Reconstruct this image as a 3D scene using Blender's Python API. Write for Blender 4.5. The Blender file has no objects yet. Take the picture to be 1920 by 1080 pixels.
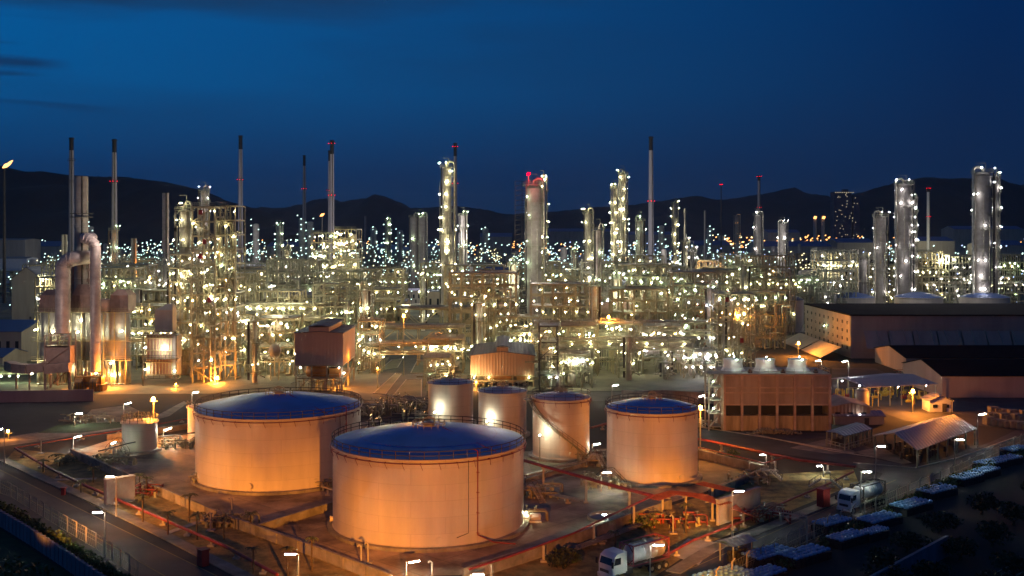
import bpy, math, random
from mathutils import Vector, Matrix
R = random.Random(7)
sc = bpy.context.scene
COL = sc.collection
H = 46.6; F = 2000.0; HY = 435.0
PI = math.pi

def G(px, py, z=0.0):
    """ground (or height z) point seen at a photo position, in metres"""
    d = (H - z) * F / (py - HY)
    return Vector(((px - 960) / F * d, d, z))
def XD(px, d): return (px - 960) / F * d
def ZD(py, d): return H - (py - HY) / F * d

# ---------------------------------------------------------------- materials
def mat(name, c, rough=0.6, metal=0.0, var=0.25, scale=0.6, bump=0.0, c2=None, detail=6, streak=False, coords='Object', bscale=None):
    m = bpy.data.materials.new(name); m.use_nodes = True
    nt = m.node_tree; b = nt.nodes['Principled BSDF']
    b.inputs['Roughness'].default_value = rough; b.inputs['Metallic'].default_value = metal
    tc = nt.nodes.new('ShaderNodeTexCoord'); mp = nt.nodes.new('ShaderNodeMapping')
    nt.links.new(tc.outputs[coords], mp.inputs[0])
    mp.inputs['Scale'].default_value = (scale, scale, scale * (0.12 if streak else 1))
    n = nt.nodes.new('ShaderNodeTexNoise'); n.inputs['Scale'].default_value = 1.0; n.inputs['Detail'].default_value = detail
    n.inputs['Roughness'].default_value = 0.62
    nt.links.new(mp.outputs[0], n.inputs['Vector'])
    r = nt.nodes.new('ShaderNodeValToRGB')
    c2 = c2 or tuple(x * (1 - var) for x in c)
    r.color_ramp.elements[0].position = 0.36; r.color_ramp.elements[0].color = (*c2, 1)
    r.color_ramp.elements[1].position = 0.64; r.color_ramp.elements[1].color = (*c, 1)
    nt.links.new(n.outputs['Fac'], r.inputs[0]); nt.links.new(r.outputs[0], b.inputs['Base Color'])
    if bump:
        n2 = nt.nodes.new('ShaderNodeTexNoise'); n2.inputs['Scale'].default_value = bscale or 3.0; n2.inputs['Detail'].default_value = 5
        nt.links.new(tc.outputs[coords], n2.inputs['Vector'])
        bp = nt.nodes.new('ShaderNodeBump'); bp.inputs['Strength'].default_value = bump; bp.inputs['Distance'].default_value = 0.3
        nt.links.new(n2.outputs['Fac'], bp.inputs['Height']); nt.links.new(bp.outputs[0], b.inputs['Normal'])
    return m
def glow(name, c, s, sample=True):
    m = bpy.data.materials.new(name); m.use_nodes = True
    nt = m.node_tree; nt.nodes.clear()
    e = nt.nodes.new('ShaderNodeEmission'); e.inputs[0].default_value = (*c, 1); e.inputs[1].default_value = s
    o = nt.nodes.new('ShaderNodeOutputMaterial'); nt.links.new(e.outputs[0], o.inputs[0])
    m.cycles.emission_sampling = 'FRONT' if sample else 'NONE'
    return m
def corrugated(name, c, rough, period, axis='X', depth=0.15, var=0.12):
    m = mat(name, c, rough, 0, var, 0.25, streak=True)
    nt = m.node_tree; b = nt.nodes['Principled BSDF']
    tc = [x for x in nt.nodes if x.type == 'TEX_COORD'][0]
    w = nt.nodes.new('ShaderNodeTexWave'); w.bands_direction = axis; w.inputs['Scale'].default_value = 0.314 * 1.0 / period
    nt.links.new(tc.outputs['Object'], w.inputs['Vector'])
    bp = nt.nodes.new('ShaderNodeBump'); bp.inputs['Strength'].default_value = 0.8; bp.inputs['Distance'].default_value = depth
    nt.links.new(w.outputs['Fac'], bp.inputs['Height']); nt.links.new(bp.outputs[0], b.inputs['Normal'])
    return m
M = {}
M['tank'] = mat('tank_paint', (.68, .59, .46), .45, 0, .20, .30, .05, streak=True, bscale=.4)
def plate_seams(m, k=12.0):
    nt = m.node_tree; b = nt.nodes['Principled BSDF']; tc = [x for x in nt.nodes if x.type == 'TEX_COORD'][0]; r = [x for x in nt.nodes if x.type == 'VALTORGB'][0]; L = nt.links.new
    s = nt.nodes.new('ShaderNodeSeparateXYZ'); L(tc.outputs['Object'], s.inputs[0]); a = nt.nodes.new('ShaderNodeMath'); a.operation = 'ARCTAN2'; L(s.outputs['Y'], a.inputs[0]); L(s.outputs['X'], a.inputs[1])
    q = nt.nodes.new('ShaderNodeMath'); q.operation = 'MULTIPLY'; L(a.outputs[0], q.inputs[0]); q.inputs[1].default_value = k
    c = nt.nodes.new('ShaderNodeCombineXYZ'); L(q.outputs[0], c.inputs[0]); L(s.outputs['Z'], c.inputs[1])
    t = nt.nodes.new('ShaderNodeTexBrick'); L(c.outputs[0], t.inputs['Vector']); t.inputs['Scale'].default_value = 1; t.inputs['Brick Width'].default_value = 8; t.inputs['Row Height'].default_value = 2.4; t.inputs['Mortar Size'].default_value = .045; t.inputs['Mortar Smooth'].default_value = .5
    t.inputs['Color1'].default_value = (1,1,1,1); t.inputs['Color2'].default_value = (.94,.94,.94,1); t.inputs['Mortar'].default_value = (.80,.78,.76,1)
    x = nt.nodes.new('ShaderNodeMix'); x.data_type = 'RGBA'; x.blend_type = 'MULTIPLY'; x.inputs[0].default_value = 1; L(r.outputs[0], x.inputs[6]); L(t.outputs['Color'], x.inputs[7]); L(x.outputs[2], b.inputs['Base Color'])
plate_seams(M['tank'])
M['tankroof'] = mat('tank_roof_paint', (.05, .23, .72), .34, 0, .25, .22, .10, bscale=.35)
M['tankgrey'] = mat('pale_tank_roof', (.62, .62, .58), .45, 0, .25, .4)
M['steel'] = mat('grey_green_steel', (.36, .36, .25), .55, .2, .35, .5)
M['steelb'] = mat('beige_steel', (.44, .38, .23), .55, .1, .35, .5)
M['steeld'] = mat('dark_steel', (.10, .09, .08), .6, .2, .4, .5)
M['pipe'] = mat('insulated_pipe', (.56, .53, .40), .33, .6, .35, .9)
M['pipeb'] = mat('dull_pipe', (.34, .30, .20), .5, .2, .35, .9)
M['clad'] = mat('aluminium_cladding', (.42, .38, .32), .6, .1, .25, .5, .1, bscale=1.2)
M['dark'] = mat('dark_rail', (.05, .045, .05), .6, 0, .3)
M['red'] = mat('red_pipe', (.30, .045, .032), .45, 0, .45, .8)
M['orangep'] = mat('orange_red_pipe', (.30, .08, .035), .45, 0, .4, .8)
M['conc'] = mat('bund_concrete', (.36, .32, .27), .85, 0, .5, .35, .2, streak=False)
M['concl'] = mat('light_concrete', (.42, .38, .33), .85, 0, .3, .4, .15)
M['black'] = mat('black_paint', (.015, .015, .018), .6)
M['chim'] = mat('chimney_concrete', (.42, .39, .40), .8, 0, .15, .08, streak=True)
M['white'] = mat('white_paint', (.74, .73, .72), .4, 0, .08)
M['furn'] = mat('furnace_red_cladding', (.40, .26, .21), .6, .1, .35, .35)
M['furng'] = mat('furnace_grey_casing', (.34, .33, .34), .5, .3, .35, .3, .15, streak=True)
M['copper'] = mat('duct_cladding', (.52, .42, .38), .5, .15, .35, .4, .1)
M['orange'] = mat('orange_machine_paint', (.52, .22, .04), .5, 0, .4, .6)
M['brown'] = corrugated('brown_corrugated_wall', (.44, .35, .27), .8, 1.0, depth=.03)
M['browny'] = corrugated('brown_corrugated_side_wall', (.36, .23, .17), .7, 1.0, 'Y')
M['tan'] = corrugated('tan_corrugated_wall', (.42, .28, .18), .6, 0.9)
M['roofd'] = corrugated('dark_blue_sheet_roof', (.09, .10, .14), .6, 1.1)
M['roofk'] = mat('black_flat_roof', (.012, .010, .018), .95, 0, .3, .1); M['roofk'].node_tree.nodes['Principled BSDF'].inputs['Specular IOR Level'].default_value = .05
M['roofb'] = corrugated('blue_sheet_roof', (.07, .12, .26), .45, .9)
M['roofg'] = corrugated('grey_violet_sheet_roof', (.30, .28, .32), .5, .9)
M['wallg'] = mat('warehouse_wall', (.46, .35, .30), .8, 0, .2, .2, streak=True)
M['wallb'] = mat('beige_wall', (.42, .38, .32), .8, 0, .2, .3, streak=True)
M['cool'] = mat('cooling_tower_panel', (.42, .33, .27), .75, 0, .3, .4, .15, streak=True)
M['coolp'] = mat('cooling_tower_post', (.52, .38, .29), .75, 0, .3, .4)
M['basin'] = mat('stained_basin_concrete', (.50, .38, .22), .85, 0, .6, .5, streak=True)
M['asph'] = mat('asphalt', (.072, .066, .068), .8, 0, .5, .16, .15, coords='Object', bscale=2.5)
M['asphd'] = mat('dark_asphalt_shoulder', (.024, .022, .028), .9, 0, .4, .2)
M['yel'] = mat('yellow_line_paint', (.32, .24, .09), .8, 0, .4, .5)
M['pave'] = mat('pale_pavement', (.32, .27, .22), .85, 0, .5, .3, .1)
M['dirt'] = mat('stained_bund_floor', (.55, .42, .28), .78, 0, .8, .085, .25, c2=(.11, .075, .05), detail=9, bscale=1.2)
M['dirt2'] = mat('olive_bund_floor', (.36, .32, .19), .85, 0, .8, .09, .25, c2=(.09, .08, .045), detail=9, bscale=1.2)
M['yard'] = mat('plant_concrete_yard', (.24, .22, .14), .8, 0, .5, .05, .1, c2=(.10, .095, .06))
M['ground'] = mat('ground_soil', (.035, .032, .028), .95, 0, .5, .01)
M['grass'] = mat('rough_grass', (.36, .26, .09), .95, 0, .6, .5, .5, c2=(.13, .10, .035), detail=8, bscale=4)
M['grassd'] = mat('dark_green_grass', (.045, .07, .02), .95, 0, .6, .4, .5, detail=8, bscale=4)
M['leaf'] = mat('hedge_leaf', (.09, .14, .03), .6, 0, .6, 1.5)
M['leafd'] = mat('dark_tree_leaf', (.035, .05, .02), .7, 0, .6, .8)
M['palm'] = mat('palm_leaf', (.12, .13, .04), .6, 0, .5, 1.5)
M['bark'] = mat('bark', (.12, .085, .05), .9, 0, .5, 2)
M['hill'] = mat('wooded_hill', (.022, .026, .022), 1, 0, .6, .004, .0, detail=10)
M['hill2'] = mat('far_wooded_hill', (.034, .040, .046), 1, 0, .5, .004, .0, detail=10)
M['retain'] = mat('retaining_wall', (.20, .21, .27), .85, 0, .35, .5, streak=True)
M['blue'] = mat('blue_film_cover', (.20, .42, .72), .4, 0, .3, 2.0)
M['cover'] = mat('black_pallet_goods', (.02, .02, .025), .8)
M['glass'] = mat('dark_glass', (.02, .03, .05), .08, 0, .1)
M['tyre'] = mat('tyre_rubber', (.02, .02, .02), .85)
M['redc'] = mat('red_cabinet', (.32, .03, .03), .5, 0, .25)
M['yelp'] = mat('yellow_paint', (.62, .50, .06), .5)
M['steelt'] = mat('stainless_tank', (.52, .52, .54), .35, .15, .2, .8, .05, bscale=1.5)
M['maroon'] = mat('maroon_frame_paint', (.22, .05, .07), .5)
M['beige'] = mat('beige_bale', (.30, .26, .20), .9, 0, .4, 1.5)
M['cityd'] = mat('far_block_wall', (.12, .12, .17), .9, 0, .2, .05)

LW = (1.0, .92, .54)      # yellowish white
M['Lw'] = glow('plant_lamp_white', LW, 800)
M['Lg'] = glow('plant_lamp_cool', (.72, 1.0, .66), 650)
M['Lv'] = glow('plant_lamp_bluish', (.95, .92, 1.0), 600)
M['Lo'] = glow('sodium_lamp', (1.0, .42, .08), 110)
M['Ls'] = glow('street_lamp_tube', (.93, 1.0, .84), 230)
M['Ly'] = glow('warm_plant_lamp', (1.0, .62, .20), 380)
M['Fw'] = glow('far_lamp_cyan', (.66, .98, .90), 3.4, False)
M['Fy'] = glow('far_lamp_yellow', (1.0, .88, .50), 3.4, False)
M['Fb'] = glow('far_lamp_blue', (.45, .60, 1.0), 2.6, False)
M['Fo'] = glow('far_lamp_orange', (1.0, .42, .12), 3.6, False)
M['Fr'] = glow('red_beacon', (1.0, .0, .012), 10, False)
M['flame'] = glow('flare_flame', (1.0, .42, .12), 4, False)
M['win'] = glow('lit_window', (1.0, .85, .55), .5, False)

def joints(m, wd, ht, dark=.55, mo=.03):
    nt = m.node_tree; b = nt.nodes['Principled BSDF']; tc = [x for x in nt.nodes if x.type == 'TEX_COORD'][0]; r = [x for x in nt.nodes if x.type == 'VALTORGB'][0]; L = nt.links.new
    mp = nt.nodes.new('ShaderNodeMapping'); mp.inputs['Rotation'].default_value = (0, 0, .75); L(tc.outputs['Object'], mp.inputs[0])
    t = nt.nodes.new('ShaderNodeTexBrick'); t.offset = 0; L(mp.outputs[0], t.inputs['Vector']); t.inputs['Scale'].default_value = 1; t.inputs['Brick Width'].default_value = wd; t.inputs['Row Height'].default_value = ht; t.inputs['Mortar Size'].default_value = mo; t.inputs['Bias'].default_value = 0
    t.inputs['Color1'].default_value = (1,1,1,1); t.inputs['Color2'].default_value = (.78,.78,.78,1); t.inputs['Mortar'].default_value = (dark,dark,dark,1)
    x = nt.nodes.new('ShaderNodeMix'); x.data_type = 'RGBA'; x.blend_type = 'MULTIPLY'; x.inputs[0].default_value = 1; L(r.outputs[0], x.inputs[6]); L(t.outputs['Color'], x.inputs[7]); L(x.outputs[2], b.inputs['Base Color'])
joints(M['pave'], 3.0, 3.0); joints(M['dirt'], 6.5, 6.5, .6, .09); joints(M['yard'], 9, 7, .6, .12); joints(M['conc'], 3.1, 40, .7, .05)
# ---------------------------------------------------------------- mesh builder
class MB:
    def __init__(s, mats=None): s.v = []; s.f = []; s.mi = []; s.sm = []; s.k = 0
    def add(s, vs, fs, smooth=False):
        o = len(s.v); s.v += [tuple(p) for p in vs]
        for f in fs: s.f.append(tuple(i + o for i in f)); s.mi.append(s.k); s.sm.append(smooth)
    def box(s, cx, cy, cz, sx, sy, sz, rz=0.0):
        """cz is the bottom"""
        c, sn = math.cos(rz), math.sin(rz); vs = []
        for z in (cz, cz + sz):
            for x, y in ((-sx/2, -sy/2), (sx/2, -sy/2), (sx/2, sy/2), (-sx/2, sy/2)):
                vs.append((cx + x*c - y*sn, cy + x*sn + y*c, z))
        s.add(vs, [(3,2,1,0),(4,5,6,7),(0,1,5,4),(1,2,6,5),(2,3,7,6),(3,0,4,7)])
    def bar(s, p, q, w, h=None):
        p = Vector(p); q = Vector(q); d = q - p
        if d.length < 1e-4: return
        h = h or w; d.normalize()
        u = d.cross(Vector((0,0,1)))
        if u.length < 1e-3: u = Vector((1,0,0))
        u.normalize(); n = u.cross(d); n.normalize()
        a = u*w/2; b = n*h/2
        s.add([p-a-b, p+a-b, p+a+b, p-a+b, q-a-b, q+a-b, q+a+b, q-a+b], [(3,2,1,0),(4,5,6,7),(0,1,5,4),(1,2,6,5),(2,3,7,6),(3,0,4,7)])
    def path(s, pts, r, n=6, closed=False, rs=None):
        pts = [Vector(p) for p in pts]; N = len(pts)
        if closed: dirs = [(pts[(i+1) % N] - pts[i-1]).normalized() for i in range(N)]
        else:
            dirs = []
            for i in range(N):
                a = pts[max(i-1, 0)]; b = pts[min(i+1, N-1)]
                d0 = (pts[i]-a).normalized() if i > 0 else (b-pts[i]).normalized()
                d1 = (b-pts[i]).normalized() if i < N-1 else d0
                d = d0 + d1
                dirs.append(d.normalized() if d.length > 1e-5 else d0)
        d = dirs[0]; u = d.cross(Vector((0,0,1)))
        if u.length < 1e-2: u = Vector((1,0,0))
        u.normalize(); vs = []
        for i in range(N):
            d = dirs[i]; u = (u - d*u.dot(d)).normalized(); w = d.cross(u); rr = rs[i] if rs else r
            for k in range(n):
                a = 2*PI*k/n; vs.append(pts[i] + (u*math.cos(a) + w*math.sin(a))*rr)
        fs = []
        for i in range(N if closed else N-1):
            j = (i+1) % N
            for k in range(n): fs.append((i*n+k, i*n+(k+1) % n, j*n+(k+1) % n, j*n+k))
        s.add(vs, fs, n > 5)
        if not closed: s.add(vs[:n], [tuple(range(n))[::-1]]); s.add(vs[-n:], [tuple(range(n))])
    def tube(s, p, q, r, n=8, r2=None): s.path([p, q], r, n, rs=[r, r if r2 is None else r2])
    def lathe(s, prof, n=24, c=(0,0,0), a0=0, a1=2*PI, smooth=True, sharp=True):
        full = abs(a1-a0-2*PI) < 1e-6; m = n if full else n+1
        segs = [prof[i:i+2] for i in range(len(prof)-1)] if sharp else [prof]
        for sg in segs:
            vs = []; fs = []
            for r, z in sg:
                for k in range(m):
                    a = a0 + (a1-a0)*k/n; vs.append((c[0]+r*math.cos(a), c[1]+r*math.sin(a), c[2]+z))
            for i in range(len(sg)-1):
                for k in range(n):
                    k2 = (k+1) % m; fs.append((i*m+k, i*m+k2, (i+1)*m+k2, (i+1)*m+k))
            s.add(vs, fs, smooth)
    def ring(s, c, rad, r, n=32, k=4, a0=0, a1=2*PI):
        full = abs(a1-a0-2*PI) < 1e-6
        pts = [(c[0]+rad*math.cos(a0+(a1-a0)*i/n), c[1]+rad*math.sin(a0+(a1-a0)*i/n), c[2]) for i in range(n if full else n+1)]
        s.path(pts, r, k, closed=full)
    def drum(s, p, q, r, n=12):
        """vessel with rounded heads"""
        p = Vector(p); q = Vector(q); d = (q-p).normalized(); e = r*.45
        s.path([p-d*e, p-d*e*.6, p, q, q+d*e*.6, q+d*e], r, n, rs=[r*.25, r*.78, r, r, r*.78, r*.25])
    def octa(s, c, a, b, tilt=None):
        c = Vector(c); d = Vector(tilt or (.86, 0, .5)).normalized(); u = Vector((0,1,0)); w = d.cross(u).normalized()
        s.add([c-d*a, c+d*a, c-u*b, c+u*b, c-w*b, c+w*b], [(0,2,5),(0,5,3),(0,3,4),(0,4,2),(1,5,2),(1,3,5),(1,4,3),(1,2,4)])
    def quad(s, *p, smooth=False): s.add(p, [tuple(range(len(p)))], smooth)
    def rail(s, pts, h=1.1, t=.07, step=2.0, closed=False):
        pts = [Vector(p) for p in pts]; N = len(pts)
        for i in range(N if closed else N-1):
            a, b = pts[i], pts[(i+1) % N]; L = (b-a).length
            for k in (h, h*.5): s.bar(a+Vector((0,0,k)), b+Vector((0,0,k)), t)
            nn = max(1, int(L/step))
            for j in range(nn): p = a.lerp(b, j/nn); s.bar(p, p+Vector((0,0,h)), t)
    def build(s, name, m, parent=None, loc=None):
        me = bpy.data.meshes.new(name); me.from_pydata(s.v, [], s.f)
        ms = m if isinstance(m, (list, tuple)) else [m]
        for x in ms: me.materials.append(M[x] if isinstance(x, str) else x)
        if len(ms) > 1: me.polygons.foreach_set('material_index', s.mi)
        me.polygons.foreach_set('use_smooth', s.sm)
        me.update()
        o = bpy.data.objects.new(name, me); COL.objects.link(o)
        if parent: o.parent = parent
        if loc: o.location = loc
        return o
def thing(name, label, cat, loc=(0,0,0), rz=0.0, group=None):
    o = bpy.data.objects.new(name, None); COL.objects.link(o); o.empty_display_size = .5
    o.location = loc; o.rotation_euler = (0, 0, rz); return tag(o, label, cat, group)
def tag(o, label, cat, group=None, kind=None):
    if label: o['label'] = label
    if cat: o['category'] = cat
    if group: o['group'] = group
    if kind: o['kind'] = kind
    return o
KIDS = {}
def copy_tree(o, loc, rz=0.0, label=None, group=None, scale=None):
    c = o.copy(); COL.objects.link(c); c.location = loc; c.rotation_euler = (0, 0, rz)
    if scale: c.scale = scale
    if label: c['label'] = label
    if group: c['group'] = group
    if o.name not in KIDS: KIDS[o.name] = [(ch, list(ch.children)) for ch in o.children]
    for ch, gs in KIDS[o.name]:
        d = ch.copy(); COL.objects.link(d); d.parent = c
        for g in gs: e = g.copy(); COL.objects.link(e); e.parent = d
    return c
LAMPME = {}
def lamp(parent, p, kind='Lw', s=1.0, name='lamp'):
    key = (kind, name)
    if key not in LAMPME:
        b = MB(); b.octa((0,0,0), .38, .13); o = b.build(name, kind); LAMPME[key] = o.data; bpy.data.objects.remove(o)
    o = bpy.data.objects.new(name, LAMPME[key]); COL.objects.link(o)
    o.location = p; o.scale = (s, s, s); o.parent = parent; return o
def light(p, col, power, radius=.4, spot=None, aim=None, blend=.6, parent=None):
    ld = bpy.data.lights.new('lamp_or_fill_light', 'SPOT' if spot else 'POINT')
    ld.color = col; ld.energy = power; ld.shadow_soft_size = radius
    if spot: ld.spot_size = math.radians(spot); ld.spot_blend = blend
    o = bpy.data.objects.new('lamp_or_fill_light', ld); COL.objects.link(o); o.location = p
    if aim is not None: o.rotation_euler = (Vector(aim)-Vector(p)).to_track_quat('-Z', 'Y').to_euler()
    return o
SOD = (1.0, .30, .03)
ORD = 'first second third fourth fifth sixth seventh eighth ninth tenth eleventh twelfth thirteenth fourteenth fifteenth sixteenth seventeenth eighteenth nineteenth twentieth'.split()
TENS = {2: 'twenty', 3: 'thirty', 4: 'forty', 5: 'fifty'}
def od(i):
    if i < 20: return ORD[i]
    t, u = divmod(i+1, 10)
    return {3: 'thirtieth', 4: 'fortieth', 5: 'fiftieth'}[t] if u == 0 else TENS[t] + '-' + ORD[u-1]
def sheet(name, pts, z, m, kind='structure', label=None, cat=None, px=True):
    ps = [G(x, y) if px else Vector((x, y, 0)) for x, y in pts]
    b = MB(); b.add([(p.x, p.y, z) for p in ps], [tuple(range(len(ps)))])
    a = sum(ps[i].x*ps[(i+1) % len(ps)].y - ps[(i+1) % len(ps)].x*ps[i].y for i in range(len(ps)))
    if a < 0: b.f = [f[::-1] for f in b.f]
    return tag(b.build(name, m), label, cat, None, kind)
def pxwall(b, p, q, h, t, z=0.0):
    """a wall between two ground points given by photo position"""
    a, c = G(*p), G(*q); b.bar((a.x, a.y, z+h/2), (c.x, c.y, z+h/2), t, h)
# ================================================================ camera, sky
cam = bpy.data.objects.new('camera', bpy.data.cameras.new('camera')); COL.objects.link(cam)
cam.location = (0, 0, H); cam.rotation_euler = (PI/2, 0, 0)
cam.data.lens = 37.5; cam.data.sensor_width = 36; cam.data.shift_y = -105/1920
cam.data.clip_start = 1; cam.data.clip_end = 30000; sc.camera = cam
w = bpy.data.worlds.new('World'); sc.world = w; w.use_nodes = True
nt = w.node_tree; bg = nt.nodes['Background']; L = nt.links.new
tc = nt.nodes.new('ShaderNodeTexCoord'); sep = nt.nodes.new('ShaderNodeSeparateXYZ'); L(tc.outputs['Generated'], sep.inputs[0])
def ramp(stops):
    r = nt.nodes.new('ShaderNodeValToRGB'); e = r.color_ramp.elements
    while len(e) < len(stops): e.new(.5)
    for i, (p, c) in enumerate(stops): e[i].position = p; e[i].color = (*c, 1)
    return r
def mr(src, a, b_):
    n = nt.nodes.new('ShaderNodeMapRange'); n.inputs[1].default_value = a; n.inputs[2].default_value = b_; L(src, n.inputs[0]); return n
# night sky after sunset: brighter to the west (left), darker to the right, slightly violet at the horizon
left = ramp([(0, (.006, .034, .100)), (.10, (.003, .042, .150)), (.24, (.000, .105, .335)), (.42, (.000, .115, .38)), (1, (.003, .05, .19))])
right = ramp([(0, (.006, .020, .062)), (.10, (.003, .020, .075)), (.35, (.000, .021, .100)), (.6, (.001, .018, .08)), (1, (.002, .022, .10))])
up = mr(sep.outputs['Z'], 0, .55); L(up.outputs[0], left.inputs[0]); L(up.outputs[0], right.inputs[0])
xx = mr(sep.outputs['X'], -.50, .40)
mx = nt.nodes.new('ShaderNodeMix'); mx.data_type = 'RGBA'; L(xx.outputs[0], mx.inputs[0]); L(left.outputs[0], mx.inputs[6]); L(right.outputs[0], mx.inputs[7])
# thin dark clouds, mostly high and to the left
mp = nt.nodes.new('ShaderNodeMapping'); mp.inputs['Scale'].default_value = (2.0, 2.0, 15); mp.inputs['Location'].default_value = (3.1, 0, 1.4); L(tc.outputs['Generated'], mp.inputs[0])
nz = nt.nodes.new('ShaderNodeTexNoise'); nz.inputs['Scale'].default_value = 1.3; nz.inputs['Detail'].default_value = 7; nz.inputs['Roughness'].default_value = .55; L(mp.outputs[0], nz.inputs['Vector'])
cr = mr(nz.outputs['Fac'], .46, .66)
hi = mr(sep.outputs['Z'], .06, .24); lf = mr(sep.outputs['X'], .25, -.35)
m1 = nt.nodes.new('ShaderNodeMath'); m1.operation = 'MULTIPLY'; L(cr.outputs[0], m1.inputs[0]); L(hi.outputs[0], m1.inputs[1])
m2 = nt.nodes.new('ShaderNodeMath'); m2.operation = 'MULTIPLY'; L(m1.outputs[0], m2.inputs[0]); L(lf.outputs[0], m2.inputs[1])
m3 = nt.nodes.new('ShaderNodeMath'); m3.operation = 'MULTIPLY'; L(m2.outputs[0], m3.inputs[0]); m3.inputs[1].default_value = .8
mc = nt.nodes.new('ShaderNodeMix'); mc.data_type = 'RGBA'; L(m3.outputs[0], mc.inputs[0]); L(mx.outputs[2], mc.inputs[6]); mc.inputs[7].default_value = (.006, .022, .065, 1)
# the dusk cloud bank along the top of the frame
mp2 = nt.nodes.new('ShaderNodeMapping'); mp2.inputs['Scale'].default_value = (3.0, 3.0, 26); mp2.inputs['Location'].default_value = (.6, 0, .0); L(tc.outputs['Generated'], mp2.inputs[0])
nz2 = nt.nodes.new('ShaderNodeTexNoise'); nz2.inputs['Scale'].default_value = 1.1; nz2.inputs['Detail'].default_value = 6; L(mp2.outputs[0], nz2.inputs['Vector'])
ad = nt.nodes.new('ShaderNodeMath'); ad.operation = 'MULTIPLY_ADD'; L(nz2.outputs['Fac'], ad.inputs[0]); ad.inputs[1].default_value = .07; L(sep.outputs['Z'], ad.inputs[2])
bk = mr(ad.outputs[0], .226, .250); lf2 = mr(sep.outputs['X'], .12, -.08)
m4 = nt.nodes.new('ShaderNodeMath'); m4.operation = 'MULTIPLY'; L(bk.outputs[0], m4.inputs[0]); L(lf2.outputs[0], m4.inputs[1])
m5 = nt.nodes.new('ShaderNodeMath'); m5.operation = 'MULTIPLY'; L(m4.outputs[0], m5.inputs[0]); m5.inputs[1].default_value = .6
mk = nt.nodes.new('ShaderNodeMix'); mk.data_type = 'RGBA'; L(m5.outputs[0], mk.inputs[0]); L(mc.outputs[2], mk.inputs[6]); mk.inputs[7].default_value = (.010, .028, .07, 1)
# long dark wisps low on the left
sm_ = nt.nodes.new('ShaderNodeMath'); sm_.operation = 'MULTIPLY_ADD'; L(nz2.outputs['Fac'], sm_.inputs[0]); sm_.inputs[1].default_value = .022; L(sep.outputs['Z'], sm_.inputs[2])
prev = mk
for zc, hw, xa, xb, st in ((.151, .0055, -.375, -.405, .75), (.143, .003, -.395, -.42, .6), (.121, .004, -.33, -.37, .35), (.166, .0025, -.41, -.43, .4)):
    sb = nt.nodes.new('ShaderNodeMath'); sb.operation = 'SUBTRACT'; L(sm_.outputs[0], sb.inputs[0]); sb.inputs[1].default_value = zc
    ab = nt.nodes.new('ShaderNodeMath'); ab.operation = 'ABSOLUTE'; L(sb.outputs[0], ab.inputs[0])
    q1 = mr(ab.outputs[0], hw, hw*.2); q2 = mr(sep.outputs['X'], xa, xb)
    q3 = nt.nodes.new('ShaderNodeMath'); q3.operation = 'MULTIPLY'; L(q1.outputs[0], q3.inputs[0]); L(q2.outputs[0], q3.inputs[1])
    q4 = nt.nodes.new('ShaderNodeMath'); q4.operation = 'MULTIPLY'; L(q3.outputs[0], q4.inputs[0]); q4.inputs[1].default_value = st
    mw = nt.nodes.new('ShaderNodeMix'); mw.data_type = 'RGBA'; L(q4.outputs[0], mw.inputs[0]); L(prev.outputs[2], mw.inputs[6]); mw.inputs[7].default_value = (.006, .022, .075, 1); prev = mw
L(prev.outputs[2], bg.inputs[0]); bg.inputs[1].default_value = .93
sc.view_settings.view_transform = 'Standard'; sc.view_settings.look = 'None'; sc.view_settings.exposure = 0; sc.view_settings.gamma = 1
sc.render.engine = 'CYCLES'; cy = sc.cycles
cy.use_light_tree = True; cy.max_bounces = 3; cy.diffuse_bounces = 2; cy.glossy_bounces = 2; cy.transmission_bounces = 2; cy.transparent_max_bounces = 4
cy.sample_clamp_indirect = 4; cy.sample_clamp_direct = 0; cy.caustics_reflective = False; cy.caustics_refractive = False
cy.use_denoising = True; cy.denoiser = 'OPENIMAGEDENOISE'; cy.use_adaptive_sampling = True; cy.adaptive_threshold = 0.02

# ================================================================ ground
b = MB(); b.add([(-9000, -200, -.02), (9000, -200, -.02), (9000, 14000, -.02), (-9000, 14000, -.02)], [(0,1,2,3)])
tag(b.build('ground', 'ground'), None, None, None, 'structure')
sheet('plant_yard', [(-700,765),(-100,742),(330,738),(480,738),(560,733),(1330,733),(1345,705),(1450,640),(1900,580),(2500,520),(2600,470),(-900,470)], 0.0, 'yard')
# bund floors
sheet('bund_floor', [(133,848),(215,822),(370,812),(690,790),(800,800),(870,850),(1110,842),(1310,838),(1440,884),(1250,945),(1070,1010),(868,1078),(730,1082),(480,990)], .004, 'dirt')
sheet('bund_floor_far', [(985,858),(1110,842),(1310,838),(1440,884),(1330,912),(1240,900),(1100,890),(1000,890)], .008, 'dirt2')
# grass belts between the bund walls and the roads
sheet('grass_belt_near', [(5,868),(30,842),(133,852),(470,990),(728,1086),(480,1092)], .004, 'grass')
sheet('grass_belt_by_the_truck_road', [(870,1086),(1072,1016),(1258,948),(1440,890),(1600,880),(1610,905),(1440,975),(1310,1025),(1220,1086)], .004, 'grass')
sheet('green_verge', [(70,812),(110,797),(238,790),(240,800),(150,812)], .027, 'grassd')
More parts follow.
